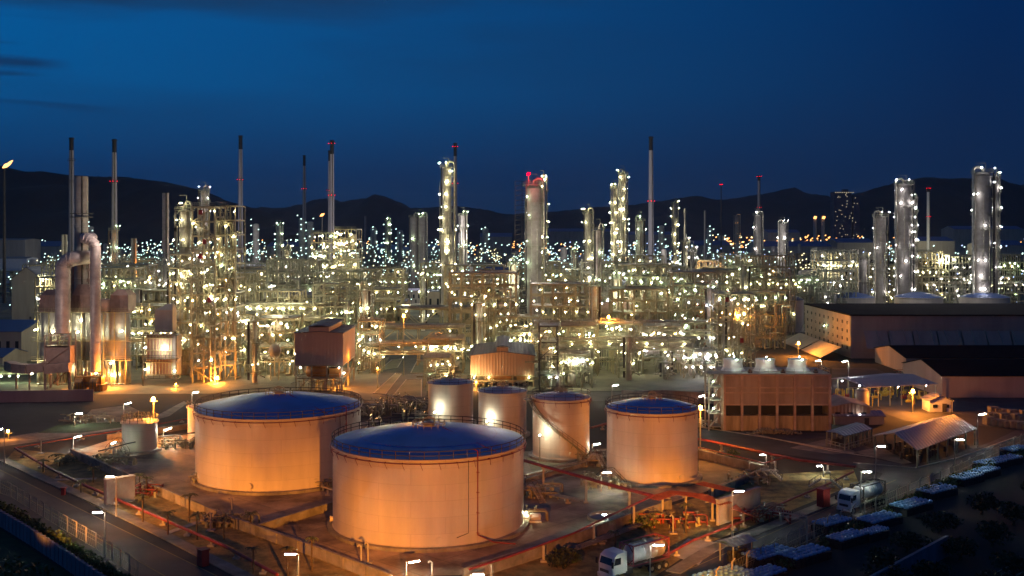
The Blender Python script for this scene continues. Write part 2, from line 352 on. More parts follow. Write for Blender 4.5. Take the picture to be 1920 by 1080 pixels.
# roads
sheet('perimeter_road', [(-330,752),(0,859),(437,1080),(520,1130),(240,1130),(0,935),(-330,815)], .006, 'asph')
sheet('road_shoulder', [(0,859),(437,1080),(407,1080),(0,879)], .010, 'asphd')
def line(name, p, q, wd, m='yel', z=.03):
    a, c = G(*p), G(*q); b = MB(); d = (c-a).normalized(); n = Vector((-d.y, d.x, 0))*wd/2
    b.add([(a-n)+Vector((0,0,z)), (c-n)+Vector((0,0,z)), (c+n)+Vector((0,0,z)), (a+n)+Vector((0,0,z))], [(0,1,2,3)]); return tag(b.build(name, m), None, None, None, 'structure')
line('road_marking', (-60,852), (408,1081), .16); line('road_marking', (-60,872), (312,1082), .16)
sheet('truck_road', [(1180,1130),(1258,1080),(1345,1020),(1440,984),(1555,938),(1640,908),(1655,888),(1560,865),(1440,848),(1300,822),(1300,803),(1450,826),(1600,853),(1700,872),(1760,862),(1860,828),(1940,790),(2100,760),(2200,790),(1960,845),(1860,878),(1760,905),(1690,935),(1590,978),(1500,1015),(1440,1040),(1330,1100),(1290,1140)], .022, 'asph')
line('road_marking', (1305,1062), (1560,950), .14); line('road_marking', (1560,950), (1680,900), .14); line('road_marking', (1120,1120), (1305,1062), .14)
sheet('side_road', [(1560,740),(1700,790),(1860,800),(1990,780),(1960,740),(1740,735),(1640,690),(1560,690)], .026, 'asph')
sheet('yard_by_the_cooling_tower', [(1310,808),(1560,812),(1660,850),(1560,850),(1440,836),(1310,815)], .018, 'asph')
sheet('canal_road', [(-500,800),(0,752),(240,742),(330,745),(345,765),(240,800),(110,830),(0,850),(-500,880)], .014, 'asphd')
sheet('paved_strip', [(-100,838),(60,812),(200,796),(300,776),(345,752),(352,756),(318,780),(230,804),(70,828),(-100,852)], .019, 'pave')
sheet('paved_pad', [(95,815),(150,788),(172,768),(240,760),(260,770),(238,790),(110,800)], .023, 'pave')
sheet('cross_road', [(960,752),(1330,752),(1330,735),(960,735)], .008, 'asph')
# road in the alley between the process blocks, with kerbed islands
sheet('alley_road', [(690,762),(800,752),(800,700),(788,665),(735,662),(712,700)], .004, 'asph')
sheet('alley_yard', [(660,735),(700,700),(720,735),(700,760)], .008, 'yard')
for pts in ([(700,738),(742,700),(752,702),(722,740)], [(735,745),(762,712),(790,712),(790,745)], [(710,695),(735,675),(755,673),(745,690)], [(770,700),(782,677),(800,677),(800,700)]):
    sheet('kerbed_island', pts, .02, 'yard'); ps = [G(*p) for p in pts]; b = MB()
    for i in range(4):
        a, c = ps[i], ps[(i+1) % 4]; b.bar((a.x,a.y,.08), (c.x,c.y,.08), .3, .16)
    tag(b.build('kerb', 'concl'), None, None, None, 'structure')
# pavements
def strip(name, pts, wd, h, m, z=0):
    b = MB(); ps = [G(*p) for p in pts]
    for i in range(len(ps)-1): b.bar((ps[i].x, ps[i].y, z+h/2), (ps[i+1].x, ps[i+1].y, z+h/2), wd, h)
    return tag(b.build(name, m), None, None, None, 'structure')
strip('pavement', [(5,862),(95,903),(190,946),(300,1000),(480,1092)], 2.0, .14, 'pave')
strip('pavement', [(1262,1074),(1330,1032),(1440,989),(1550,945),(1618,915)], 2.2, .14, 'pave')
strip('kerb', [(1300,799),(1450,823),(1600,850)], .35, .16, 'concl')
strip('kerb', [(1400,812),(1560,846),(1640,858)], .3, .16, 'concl')
strip('kerb', [(1600,868),(1715,878),(1800,858),(1905,820)], .3, .16, 'concl')
sheet('paved_pad', [(1480,840),(1555,822),(1610,850),(1560,852)], .030, 'pave')
sheet('paved_pad', [(1600,848),(1650,838),(1710,868),(1690,870)], .030, 'pave')
sheet('concrete_slab', [(1255,1040),(1290,1010),(1345,1017),(1310,1060)], .034, 'concl')
strip('path', [(95,900),(180,898)], 1.2, .1, 'concl'); strip('path', [(180,938),(260,915)], 1.2, .1, 'concl'); strip('path', [(300,1005),(385,975)], 1.2, .1, 'concl')
strip('path', [(1385,935),(1440,972)], 2.5, .1, 'conc')

# ================================================================ hills
def hills(name, D, prof, m, depth, seed, base=0):
    r = random.Random(seed); b = MB(); xs = []; px = prof[0][0]
    while px <= prof[-1][0]: xs.append(px); px += 5
    def hh(x):
        for i in range(len(prof)-1):
            if prof[i][0] <= x <= prof[i+1][0]:
                t = (x-prof[i][0])/(prof[i+1][0]-prof[i][0]); t = t*t*(3-2*t)*.5+t*.5
                return prof[i][1]*(1-t)+prof[i+1][1]*t
        return prof[-1][1]
    rows = [-1, -.8, -.6, -.42, -.26, -.12, 0, .12, .3, .6, 1]; n = len(xs); vs = []; fs = []
    wob = [r.uniform(0, 6.28) for _ in range(8)]
    for j, t in enumerate(rows):
        for i, x in enumerate(xs):
            top = (HY-hh(x)); zt = H + top*D/F
            d = D + t*depth; k = math.cos(t*PI/2)**1.1 if abs(t) < 1 else 0
            k *= 1 + (.16*math.sin(x*.021+wob[0]+t*5)+.1*math.sin(x*.05+wob[1]-t*7))*(1 if abs(t) > .05 else 0)*(1 if t < 0 else .3)
            z = max(-5, zt*min(k, .985 if abs(t) > .05 else 1)) + (r.uniform(-.8, .8)*D/F if k > .3 else 0)
            vs.append(((x-960)/F*D, d, z if abs(t) < 1 else -6))
    for j in range(len(rows)-1):
        for i in range(n-1): fs.append((j*n+i, j*n+i+1, (j+1)*n+i+1, (j+1)*n+i))
    b.add(vs, fs, True); return tag(b.build(name, m), None, None, None, 'structure')
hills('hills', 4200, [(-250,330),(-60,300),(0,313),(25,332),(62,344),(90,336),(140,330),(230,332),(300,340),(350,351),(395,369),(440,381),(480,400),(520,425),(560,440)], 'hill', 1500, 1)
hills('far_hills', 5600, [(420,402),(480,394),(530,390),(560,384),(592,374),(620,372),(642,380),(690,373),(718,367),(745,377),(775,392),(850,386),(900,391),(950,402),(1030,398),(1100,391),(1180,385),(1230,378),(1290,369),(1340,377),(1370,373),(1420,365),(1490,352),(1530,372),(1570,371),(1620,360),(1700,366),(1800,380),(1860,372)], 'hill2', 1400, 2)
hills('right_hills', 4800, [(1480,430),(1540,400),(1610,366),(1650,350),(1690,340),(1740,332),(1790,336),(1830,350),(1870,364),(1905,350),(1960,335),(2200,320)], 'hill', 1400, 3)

# ================================================================ bund walls (each a low concrete wall)
def wall(label, pts, h=1.5, t=.35, m='conc', cap=True, name='bund_wall'):
    o = thing(name, label, 'wall', G(*pts[0])); b = MB(); c = MB(); O = o.location
    ps = [G(*p) - O for p in pts]
    for i in range(len(ps)-1):
        b.bar((ps[i].x, ps[i].y, h/2), (ps[i+1].x, ps[i+1].y, h/2), t, h)
        if cap:
            c.bar((ps[i].x, ps[i].y, h+.06), (ps[i+1].x, ps[i+1].y, h+.06), t+.14, .12)
            L_ = (ps[i+1]-ps[i]).length; n = int(L_/5)
            for j in range(1, n):
                p = ps[i].lerp(ps[i+1], j/n); d = (ps[i+1]-ps[i]).normalized(); c.bar((p.x, p.y, h/2-.02), (p.x+d.x*.4, p.y+d.y*.4, h/2-.02), t+.2, h-.04)
    b.build('wall', m, o)
    if cap: c.build('coping', m, o)
    return o
wall('long low concrete bund wall running down the left side past the two largest tanks', [(133,856),(300,930),(415,980),(480,1004),(600,1048),(735,1100)])
wall('short concrete bund wall between the two largest tanks', [(480,1000),(560,975),(640,950)], 1.2)
wall('concrete bund wall lit orange in front of the pipe bundle right of the front tank', [(868,1092),(1072,1026),(1258,957)], 1.8)
wall('low bund wall ending at steps right of the tank beside the cooling tower', [(1330,936),(1400,905),(1440,890)], 1.4)
wall('stained concrete bund wall behind and right of the tank near the cooling tower', [(1105,862),(1180,858),(1308,858),(1370,874),(1440,891)], 1.6)
wall('low wall behind the leftmost small tank', [(200,826),(300,812),(370,802)], 1.2)
wall('low kerb wall crossing the bund floor left of the small staircase tank', [(985,905),(1120,868)], .7)
wall('long dark boundary wall at the canal road on the left', [(-120,760),(0,755),(175,752)], 3.2, .4, 'wallg', False, 'boundary_wall')
wall('reddish brick boundary wall behind the tank beside the cooling tower', [(1165,752),(1250,752),(1345,758)], 3.0, .3, 'conc', False, 'boundary_wall')

# retaining wall, hedge, grass at the lower left
o = thing('retaining_wall', 'tall grey panelled retaining wall below the hedge at the lower left', 'wall', G(0, 992))
b = MB(); O = o.location; pts = [(-300,868),(0,985),(60,1022),(120,1062),(215,1130),(330,1220)]; c = MB()
ps = [G(*p)-O for p in pts]
for i in range(len(ps)-1):
    b.bar((ps[i].x, ps[i].y, .7), (ps[i+1].x, ps[i+1].y, .7), .4, 3.4)
    n = int((ps[i+1]-ps[i]).length/1.6)
    for j in range(n): p = ps[i].lerp(ps[i+1], j/n); c.box(p.x, p.y, -1, .26, .56, 3.5, -.8)
b.build('wall', 'retain', o); c.build('post', 'retain', o)
sheet('embankment_grass', [(-300,880),(0,992),(120,1070),(230,1150),(330,1240),(-200,1400),(-900,1100)], .003, 'grassd')

def leafy(b, c, rx, ry, rz, n, s, r=R):
    for _ in range(n):
        while True:
            p = Vector((r.uniform(-1,1), r.uniform(-1,1), r.uniform(-1,1)))
            if .25 < p.length < 1: break
        q = Vector((c[0]+p.x*rx, c[1]+p.y*ry, c[2]+p.z*rz)); u = Vector((r.gauss(0,1), r.gauss(0,1), r.gauss(0,1))).normalized()
        v = u.cross(Vector((r.gauss(0,1), r.gauss(0,1), r.gauss(0,1)))).normalized(); k = s*r.uniform(.6, 1.3)
        b.add([q-u*k, q+v*k*.5, q+u*k, q-v*k*.5], [(0,1,2,3)])
def hedge(label, pts, h, wd, dens, s, m='leaf'):
    b = MB(); ps = [G(*p) for p in pts]
    for i in range(len(ps)-1):
        L_ = (ps[i+1]-ps[i]).length; n = int(L_/.8)
        for j in range(n):
            p = ps[i].lerp(ps[i+1], (j+R.random())/n); k = R.uniform(.7, 1.25)
            leafy(b, (p.x+R.uniform(-.3,.3), p.y+R.uniform(-.3,.3), h*.5*k), wd*k, wd*k, h*.5*k, dens, s)
    return tag(b.build('hedge', m), label, 'hedge')
hedge('clipped green hedge on top of the retaining wall at the lower left', [(-150,905),(0,957),(110,1022),(250,1112)], 1.8, .8, 46, .3)
hedge('ragged hedge along the fence beside the parked trucks', [(1400,1110),(1500,1050),(1640,975),(1720,938)], 1.2, 1.0, 36, .3)
hedge('hedge along the fence at the bend of the truck road', [(1720,938),(1800,905),(1900,862),(2000,820)], 1.6, 1.3, 44, .34)

# ================================================================ fences with angled concrete posts
def fence(label, pts, step=3.2, h=2.4, lean=(-.5,-.4)):
    o = thing('chain_link_fence', label, 'fence', G(*pts[0])); O = o.location; ps = [G(*p)-O for p in pts]
    b0 = MB(); b0.box(0, 0, 0, .16, .16, h); b0.bar((0,0,h), (lean[0], lean[1], h+.45), .13); me = None; wires = MB()
    for i in range(len(ps)-1):
        n = max(1, int((ps[i+1]-ps[i]).length/step))
        for j in range(n):
            p = ps[i].lerp(ps[i+1], j/n)
            if me is None: q = b0.build('post', 'concl', o); me = q.data
            else: q = bpy.data.objects.new('post', me); COL.objects.link(q); q.parent = o
            q.location = p
        for z in (.1, h*.5, h-.05): wires.bar(ps[i]+Vector((0,0,z)), ps[i+1]+Vector((0,0,z)), .035)
        n2 = int((ps[i+1]-ps[i]).length/.8)
        for j in range(n2):
            a = ps[i].lerp(ps[i+1], j/n2); c = ps[i].lerp(ps[i+1], (j+1)/n2)
            wires.bar(a+Vector((0,0,.1)), c+Vector((0,0,h-.05)), .014); wires.bar(c+Vector((0,0,.1)), a+Vector((0,0,h-.05)), .014)
    wires.build('mesh', 'steel', o); return o
fence('chain link fence with bent posts along the left perimeter road', [(-60,905),(20,932),(110,988),(180,1030),(260,1086)], 3.4)
fence('chain link fence with bent concrete posts beside the truck road', [(1280,1140),(1400,1072),(1500,1022),(1600,978),(1700,935)], 3.6, 2.4, (.5,.3))
fence('chain link fence along the outer bend up to the right edge', [(1703,934),(1800,893),(1900,845),(1990,800)], 4.2, 2.4, (.5,.3))

# blue-grey wall and rails at the lower right
o = thing('boundary_wall', 'blue-grey concrete wall standing alone in the dark lower right corner', 'wall', G(1776, 1060)); b = MB(); O = o.location
a, c = G(1776,1042)-O, G(1560,1165)-O
b.bar((a.x,a.y,1.4), (c.x,c.y,1.4), .3, 2.8); b.build('wall', 'retain', o); cc = MB(); cc.bar((a.x,a.y,2.86), (c.x,c.y,2.86), .44, .12); cc.build('coping', 'retain', o)
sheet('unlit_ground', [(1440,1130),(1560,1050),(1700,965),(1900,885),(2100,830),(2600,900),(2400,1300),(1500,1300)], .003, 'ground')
for k, off in enumerate((0, 14, 40, 54)):
    p, q = G(1800+off*1.2, 1110), G(2000+off*1.2, 1010); b = MB(); b.bar((p.x,p.y,.12), (q.x,q.y,.12), .12, .2); tag(b.build('rail_track', 'steel'), None, None, None, 'structure')
# ================================================================ storage tanks
def tank(label, cx, D, r, h, rise, roof='tankroof', seg=72, rails=True, stair=None, pipe=None, manway=True, ringpipe=True, name='storage_tank', body='tank', band=False):
    X = XD(cx, D); o = thing(name, label, 'tank', (X, D, 0)); s = seg
    b = MB(); b.lathe([(r+.9, 0), (r+.9, .5), (r+.05, .55)], s); b.build('foundation', 'conc', o)
    b = MB(); b.lathe([(r, .4), (r, h)], s); b.lathe([(r+.12, .42), (r+.12, .62), (r, .64)], s)
    for z in ([.33, .66] if band else []): b.lathe([(r+.03, h*z), (r+.03, h*z+.08)], s)
    b.build('shell', body, o)
    b = MB(); N = 7; prof = []
    for i in range(N+1):
        t = i/N; prof.append((r*(1-t)+.02, h+.05+rise*(1-(1-t)**1.6)))
    b.lathe(prof, s, sharp=False); b.build('roof', roof, o)
    b = MB(); b.lathe([(r, h-.22), (r+.32, h-.2), (r+.32, h), (r-.1, h+.03)], s); b.build('wind_girder', body, o)
    if rails:
        b = MB(); n = max(14, int(r*3)); rr = r+.15
        pts = [(rr*math.cos(2*PI*i/n), rr*math.sin(2*PI*i/n), h) for i in range(n)]
        b.rail(pts, 1.2, .11 if r > 8 else .09, 9, True); b.build('handrail', 'dark', o)
    if r > 4:
        b = MB(); rr = min(2.6, r*.22); z = h+rise*.93; n = 14
        b.rail([(rr*math.cos(2*PI*i/n), rr*math.sin(2*PI*i/n), z) for i in range(n)], .9, .08, 9, True)
        b.lathe([(rr*.35, z), (rr*.35, z+.5), (rr*.5, z+.55), (.1, z+.8)], 12)
        b.path([(-.35*rr,0,z+.3), (-.35*rr,0,z+1.2), (0,0,z+1.6), (.35*rr,0,z+1.2), (.35*rr,0,z+.7)], .12, 6); b.build('roof_vent', 'steel', o)
    if ringpipe:
        b = MB(); b.ring((0,0,h-.55), r+.42, .07, 72, 5); n = int(r*2.4)
        for i in range(n):
            a = 2*PI*i/n; b.bar((r*math.cos(a), r*math.sin(a), h-.5), ((r+.5)*math.cos(a), (r+.5)*math.sin(a), h-.5), .09)
            b.bar(((r+.45)*math.cos(a), (r+.45)*math.sin(a), h-.6), ((r+.2)*math.cos(a+.02), (r+.2)*math.sin(a+.02), h-1.5), .06)
        rr = r*.72; z = h+rise*.42; b.path([(rr*math.cos(a/24*2*PI), rr*math.sin(a/24*2*PI), z) for a in range(-16, 5)], .05, 4)
        b.bar((r*.15,-r*.1,h+rise), (r*.72,-r*.7,h+.25), .08); b.build('cooling_water_ring', 'maroon', o)
    if pipe is not None:
        a = math.radians(pipe); rr = r+.4; c_, s_ = math.cos(a), math.sin(a); b = MB()
        b.path([((rr-1.2)*c_,(rr-1.2)*s_,h+1.0), (rr*c_,rr*s_,h+.9), (rr*c_,rr*s_,1.8), ((rr+2)*c_+1.4,(rr+2)*s_,1.2), ((rr+3)*c_+4,(rr+3)*s_,1.2)], .11, 6)
        for z in range(2, int(h), 3): b.bar(((r-.05)*c_,(r-.05)*s_,z), (rr*c_-.3*s_,rr*s_+.3*c_,z), .09)
        b.build('fire_water_riser', 'red', o)
        b = MB(); a -= .09; c_, s_ = math.cos(a), math.sin(a); b.path([((r+.12)*c_,(r+.12)*s_,h-.4), ((r+.12)*c_,(r+.12)*s_,2.2), ((r+.12)*math.cos(a-.12),(r+.12)*math.sin(a-.12),1.7)], .06, 5); b.build('drain_pipe', 'steeld', o)
    if manway:
        for a in manway if isinstance(manway, (list, tuple)) else [-72]:
            a = math.radians(a); c_, s_ = math.cos(a), math.sin(a); b = MB()
            b.tube((r*c_,r*s_,1.5), ((r+.35)*c_,(r+.35)*s_,1.5), .42, 14); b.tube(((r+.35)*c_,(r+.35)*s_,1.5), ((r+.45)*c_,(r+.45)*s_,1.5), .55, 14); b.build('manway', body, o)
    if stair:
        a0, a1, z0, z1 = stair; b = MB(); c = MB(); n = 44; lo = []; li = []
        for i in range(n+1):
            t = i/n; a = math.radians(a0+(a1-a0)*t); z = z0+(z1-z0)*t
            p = Vector(((r+.15)*math.cos(a), (r+.15)*math.sin(a), z)); q = Vector(((r+1.1)*math.cos(a), (r+1.1)*math.sin(a), z))
            b.bar(p, q, .3, .06); lo.append(q); li.append(p)
            if i % 3 == 0: c.bar(q, q+Vector((0,0,1.1)), .07)
            if i % 8 == 4: b.bar(q, p-Vector((0,0,1.0)), .08)
        for A, B in zip(lo, lo[1:]): c.bar(A+Vector((0,0,1.1)), B+Vector((0,0,1.1)), .07); c.bar(A+Vector((0,0,.6)), B+Vector((0,0,.6)), .05); b.bar(A, B, .08, .28)
        for A, B in zip(li, li[1:]): b.bar(A, B, .08, .28)
        st = b.build('staircase', 'steel', o); c.build('stair_rail', 'steeld', st)
        q = lo[-1]; b = MB(); a = math.radians(a1); b.box((r+.9)*math.cos(a), (r+.9)*math.sin(a), z1-.05, 2.2, 2.2, .1, a); b.rail([(q.x-1,q.y-.9,z1),(q.x+1,q.y-.9,z1),(q.x+1,q.y+.9,z1)], 1.1, .08, 1); b.build('landing', 'steel', o)
    return o
T1 = tank('largest front storage tank with blue domed roof and red riser pipe on its right side', 804, 171, 15.2, 13.3, 2.3, seg=96, pipe=-58, manway=[-80, -168])
T2 = tank('big storage tank with blue domed roof just behind and left of the largest tank', 523.5, 204.9, 15.5, 13.3, 2.3, seg=96, pipe=-28, manway=[-97])
T3 = tank('medium storage tank with blue domed roof next to the cooling tower', 1222.5, 203.6, 8.6, 13.3, 1.5, seg=72, manway=[-60])
T4 = tank('pale small storage tank wrapped by a spiral staircase on its left side', 1052, 222, 5.9, 12.4, .9, 'tankgrey', 56, stair=(-38, -165, .6, 12.0), band=True)
T5 = tank('pale small tank in the middle of the row of three behind the largest tank', 942, 245, 5.5, 10.3, .8, 'tankgrey', 56, ringpipe=False)
T6 = tank('pale small tank at the left end of the row of three, farthest back', 845, 260, 5.45, 10.1, .8, 'tankgrey', 56, ringpipe=False, stair=(-190, -260, .6, 9.8))
T7 = tank('small white tank with crowded railings on its roof left of the two big tanks', 262, 227, 3.6, 6.4, .4, 'tankgrey', 40, ringpipe=False)
T8 = tank('narrow white tank partly hidden behind the left big tank', 378, 238, 3.0, 7.8, .5, 'tankgrey', 36, ringpipe=False)
b = MB()
for i in range(26): x, y = R.uniform(-3,3), R.uniform(-2.6,2.6); b.bar((x,y,6.5), (x,y,6.5+R.uniform(.5,2)), .1); b.bar((x,y,7.3), (x+R.uniform(-1,1),y,7.3), .08)
b.build('roof_piping', 'steel', T7)
tank('tank with pink and green lit side and low cone roof behind the cooling tower', 1475, 498, 7.6, 15.0, 3.0, 'roofd', 40, ringpipe=False, manway=False, rails=False)
for cx, w_, lb in ((1597, 84, 'blue cone-roofed tank peeking over the long warehouse roof, first from its corner'), (1722, 86, 'blue cone-roofed tank over the middle of the long warehouse roof'), (1846, 88, 'blue cone-roofed tank over the right end of the long warehouse, beside the tall column')):
    tank(lb, cx, 560, w_*.14, 12.5, 2.8, 'roofb', 48, ringpipe=False, manway=False, rails=False)
tank('cream storage tank lit orange between the tallest lamp-lit column and the big central column', 931, 870, 16, 16, 3.5, 'roofb', 48, ringpipe=False, manway=False, rails=False)
k = 0
for cx, D, r, h in sorted(((755,1900,34,16),(806,2100,36,17),(1060,2300,40,18),(1110,1500,22,12),(1600,2100,34,16),(1560,2600,40,17),(1360,1500,24,12),(1400,1550,24,12),(720,2300,36,16),(1230,2000,30,14))):
    tank(f'distant pale domed tank, {od(k)} from the left beyond the plant', cx, D, r, h, 5, 'tankgrey', 24, ringpipe=False, manway=False, rails=False, name='distant_tank').scale = (1,1,1); k += 1

# ================================================================ street lamps
def street_lamp(label, px, base, top, dirx=1, L_=1.0, tilt=.0, head='Ls', group='street lamps on the roads and bunds'):
    p = G(px, base); h = H-(top-HY)*p.y/F; o = thing('street_lamp', label, 'street lamp', p, 0, group); b = MB()
    b.tube((0,0,0), (0,0,h), .11, 8, .07); b.bar((0,0,h-.1), (dirx*.5*L_,0,h-.02), .07); b.tube((0,0,0), (0,0,.5), .18, 8); b.build('pole', 'concl', o)
    hx = dirx*(.35+.7*L_); b = MB(); b.bar((hx-.7*L_,0,h+.06-tilt*.5), (hx+.7*L_,0,h+.06+tilt*.5), .34, .1); b.build('lamp_housing', 'white', o)
    b = MB(); b.bar((hx-.66*L_,0,h-.06-tilt*.5), (hx+.66*L_,0,h-.06+tilt*.5), .32, .14); b.build('lamp_tube', head, o); return o
LS = [('street lamp by the concrete gate block on the left perimeter road', 218, 968, 893, -1),
 ('tall street lamp on the outer edge of the left perimeter road', 197, 1046, 960, -1),
 ('street lamp at the bottom edge on the grass in front of the bund', 560, 1130, 1038, -1),
 ('street lamp standing before the rear truck', 1614, 962, 884, 1),
 ('street lamp at the road bend left of the open shed', 1642, 900, 836, 1),
 ('street lamp on the fence right of the open shed', 1790, 893, 824, 1),
 ('street lamp behind the far corner of the open shed', 1833, 840, 776, 1),
 ('street lamp in front of the nearer tanker truck', 1219, 1105, 1021, 1),
 ('street lamp between the orange pipe bundle and the truck road', 1373, 1007, 920, 1),
 ('street lamp at the far left edge by the sidewalk', 8, 872, 804, -1),
 ('short lamp post by the steps at the bund corner', 1437, 886, 852, -.6),
 ('short lamp post above the crossover stairs', 1544, 894, 873, -.6),
 ('street lamp on the dark road left of the furnace', 140, 800, 775, 1),
 ('street lamp left of the leftmost small tank', 137, 842, 818, 1),
 ('street lamp in front of the leftmost small tank', 232, 800, 756, 1),
 ('street lamp between leftmost small tank and left big tank', 306, 840, 804, 1),
 ('street lamp on the kerb behind the left big tank', 360, 760, 735, 1),
 ('bright lamp at the foot of the front tank near the bottom edge', 762, 1100, 1052, 1),
 ('lamp at the bottom edge right of the front tank', 882, 1115, 1076, 1),
 ('lamp low at the left foot of the tank beside the cooling tower', 1127, 922, 885, 1),
 ('lamp behind the stairs between the staircase tank and its right neighbour', 1110, 855, 832, 1),
 ('lamp on the inner bund floor behind the orange lit wall', 1140, 985, 964, -.4),
 ('lamp post in the yard ahead of the three small tanks', 1147, 760, 722, 1),
 ('street lamp on the yard kerb left of the roofed pump shelter', 1591, 740, 677, -1),
 ('lamp behind the cooling tower fans', 1540, 720, 676, -1),
 ('lamp at the left end of the cooling tower yard', 1396, 700, 672, -.4),
 ('lamp beside the staircase of the cooling tower', 1308, 800, 742, 1),
 ('greenish lamp at the front left foot of the leftmost small tank', 219, 860, 830, -.5)]
light(tuple(G(216, 860, 7)), (1,.62,.36), 1800, .3)
for lb, x, y0, y1, d in LS: street_lamp(lb, x, y0, y1, (1 if d > 0 else -1), abs(d), R.uniform(.0,.5) if y0 < 880 or x in (762,) else 0)

# sodium floodlight masts
def flood(label, px, py, D, power, spread=None, name='floodlight_mast', r=.5, col=SOD, head='Lo', s=1.3):
    z = ZD(py, D); X = XD(px, D); o = thing(name, label, 'floodlight', (X, D, 0), 0, 'floodlight masts'); b = MB()
    b.tube((0,0,0), (0,0,z-.3), .16, 8, .1); b.bar((-.8,0,z-.5), (.8,0,z-.5), .12); b.build('mast', 'steel', o)
    b = MB(); b.drum((-.12*s,-.25,z), (.12*s,-.25,z), .36*s, 10); b.build('lamp_head', head, o)
    light((X, D-.9, z), col, power, r); return o
flood('orange sodium floodlight above the leftmost small tank', 288, 748, 236, 22000)
flood('orange sodium floodlight at the foot of the tall zigzag-braced frame', 408, 708, 330, 22000)
flood('orange sodium floodlight over the pipe bridge behind the brown shed', 757, 592, 346, 15000)
flood('orange sodium floodlight on the platform right of the big central column', 1141, 594, 356, 14000)
flood('orange sodium floodlight on the frame left of the long warehouse', 1383, 593, 352, 20000)
flood('orange sodium floodlight beside the sloping warehouse screen', 1497, 643, 400, 30000)
flood('brightest orange floodlight on the road by the pump shelter', 1711, 733, 275, 20000)
flood('orange sodium floodlight right of the tank beside the cooling tower', 1313, 764, 226, 10000)
flood('small orange floodlight at the far left road edge', 16, 808, 240, 600, s=.8)
flood('small orange floodlight in front of the wrapped column base', 281, 520, 520, 20000)
flood('orange floodlight on a tall pole in the right middle of the plant', 1283, 497, 640, 40000, s=1.8)
flood('white floodlight on the grass at the edge of the truck road', 1300, 1002, 166, 900, r=.3, col=(.85,.9,1), head='Lv', s=.9)
flood('sodium floodlight under the brown elevated shed', 640, 720, 318, 5000, s=.6)
flood('sodium floodlight under the tan elevated shed', 893, 716, 314, 3500, s=.6)
flood('sodium floodlight at the red ducts of the left furnace', 210, 702, 320, 16000, s=.7)
flood('sodium floodlight left of the furnace base', 120, 730, 318, 4500, s=.7)
flood('sodium lamp lighting the orange ground by the alley', 708, 690, 318, 2500, s=.5)
flood('sodium lamp behind the small red furnace', 330, 720, 318, 4000, s=.5)
# flood masts assumed from the orange tank light, unseen outside left and lower edges
for lb, p, aim, pw, sp in (('assumed unseen sodium flood mast beyond the hedge aimed at the left tanks', (-76,130,14), (-44,203,4), 95000, 41),
                       ('assumed unseen sodium flood mast near the gate aimed at the largest tank', (-3,71,19), (-11,165,3.0), 250000, 37),
                       ('assumed unseen sodium flood mast across the truck road aimed at the right tank', (22,70,20), (28,199,5.5), 400000, 16.5),
                       ('added unseen lamp pole across the truck road warming the small tanks', (23.5,69,20), (-6,243,5), 170000, 11),  # pole added out of view to tint the small tanks orange
                       ):
    o = thing('floodlight_mast', lb, 'floodlight', (p[0], p[1], 0), 0, 'floodlight masts'); b = MB(); b.tube((0,0,0), (0,0,p[2]-.5), .16, 8, .1); b.build('mast', 'steel', o)  # three assumed masts and one added pole, all out of view
    b = MB(); b.box(0, -.2, p[2]-.35, 1.2, .3, .7); b.build('lamp_head', 'white', o)
    light((p[0], p[1]+.5, p[2]), (1.0, .29, .022), pw, .4, sp, aim, .8)
# added extra spots by the mast heads, brightening grass, bund floor and cooling tower
for p, aim, pw, sp in (((-76,130.6,13.4), (-57,181,0), 210000, 24), ((-3,71.6,18.6), (-24,151,0), 520000, 19), ((22,70.6,19.6), (27,167,0), 800000, 12), ((22.8,70.6,19.6), (62,250,6), 270000, 11), ((-76,130.6,13.8), (-38,166,0), 60000, 20)):
    light(p, (1.0, .33, .03), pw*.85, .4, sp, aim, .95)
# white lamps assumed from the bright spots on the small tanks
for cx, D, py, lb in ((1012, 214.6, 800, 'staircase tank'), (912, 238.6, 775, 'middle small tank'), (815, 253, 757, 'far left small tank')):
    X = XD(cx, D); z = ZD(py+16, D); o = thing('assumed_floodlight', 'assumed white lamp on short post glaring at the side of the '+lb, 'floodlight', (X, D, 0), 0, 'assumed lamps by the small tanks'); b = MB(); b.tube((0,0,0), (0,0,z-.2), .09, 6); b.build('post', 'steel', o)
    lamp(o, (0,0,z), 'Lw', .5); light((X+.3, D+.4, z+.7), (1,.97,.8), 650, .25)

# ================================================================ red fire-water pipelines on supports
def pipeline(label, pts, z=.9, r=.2, m='red', every=7, name='pipeline', n=1, gap=.55, hts=None):
    ps = [G(*p) for p in pts]; o = thing(name, label, 'pipeline', ps[0]); O = o.location; b = MB(); c = MB()
    for k in range(n):
        off = (k-(n-1)/2)*gap; q = []
        for i, p in enumerate(ps):
            d = (ps[min(i+1, len(ps)-1)]-ps[max(i-1, 0)]).normalized(); q.append(Vector((p.x-O.x-d.y*off, p.y-O.y+d.x*off, hts[i] if hts else z)))
        b.path(q, r, 8)
    for i in range(len(ps)-1):
        L_ = (ps[i+1]-ps[i]).length; m_ = max(1, int(L_/every))
        for j in range(m_):
            p = ps[i].lerp(ps[i+1], (j+.5)/m_)-O; zz = (hts[i]+(hts[i+1]-hts[i])*(j+.5)/m_) if hts else z
            d = (ps[i+1]-ps[i]).normalized(); c.box(p.x, p.y, 0, .35, .35, max(.1, zz-r-.02)); c.box(p.x, p.y, 0, .9, .9, .3)
            if n > 1: c.bar((p.x+d.y*gap*n/2, p.y-d.x*gap*n/2, zz-r-.1), (p.x-d.y*gap*n/2, p.y+d.x*gap*n/2, zz-r-.1), .2)
    b.build('pipe', m, o); c.build('pipe_support', 'concl', o); return o
pipeline('long red fire water pipe along the grass beside the left perimeter road', [(28,848),(60,868),(95,888),(160,920),(240,955),(330,995),(420,1035),(520,1090)], .9, .24)
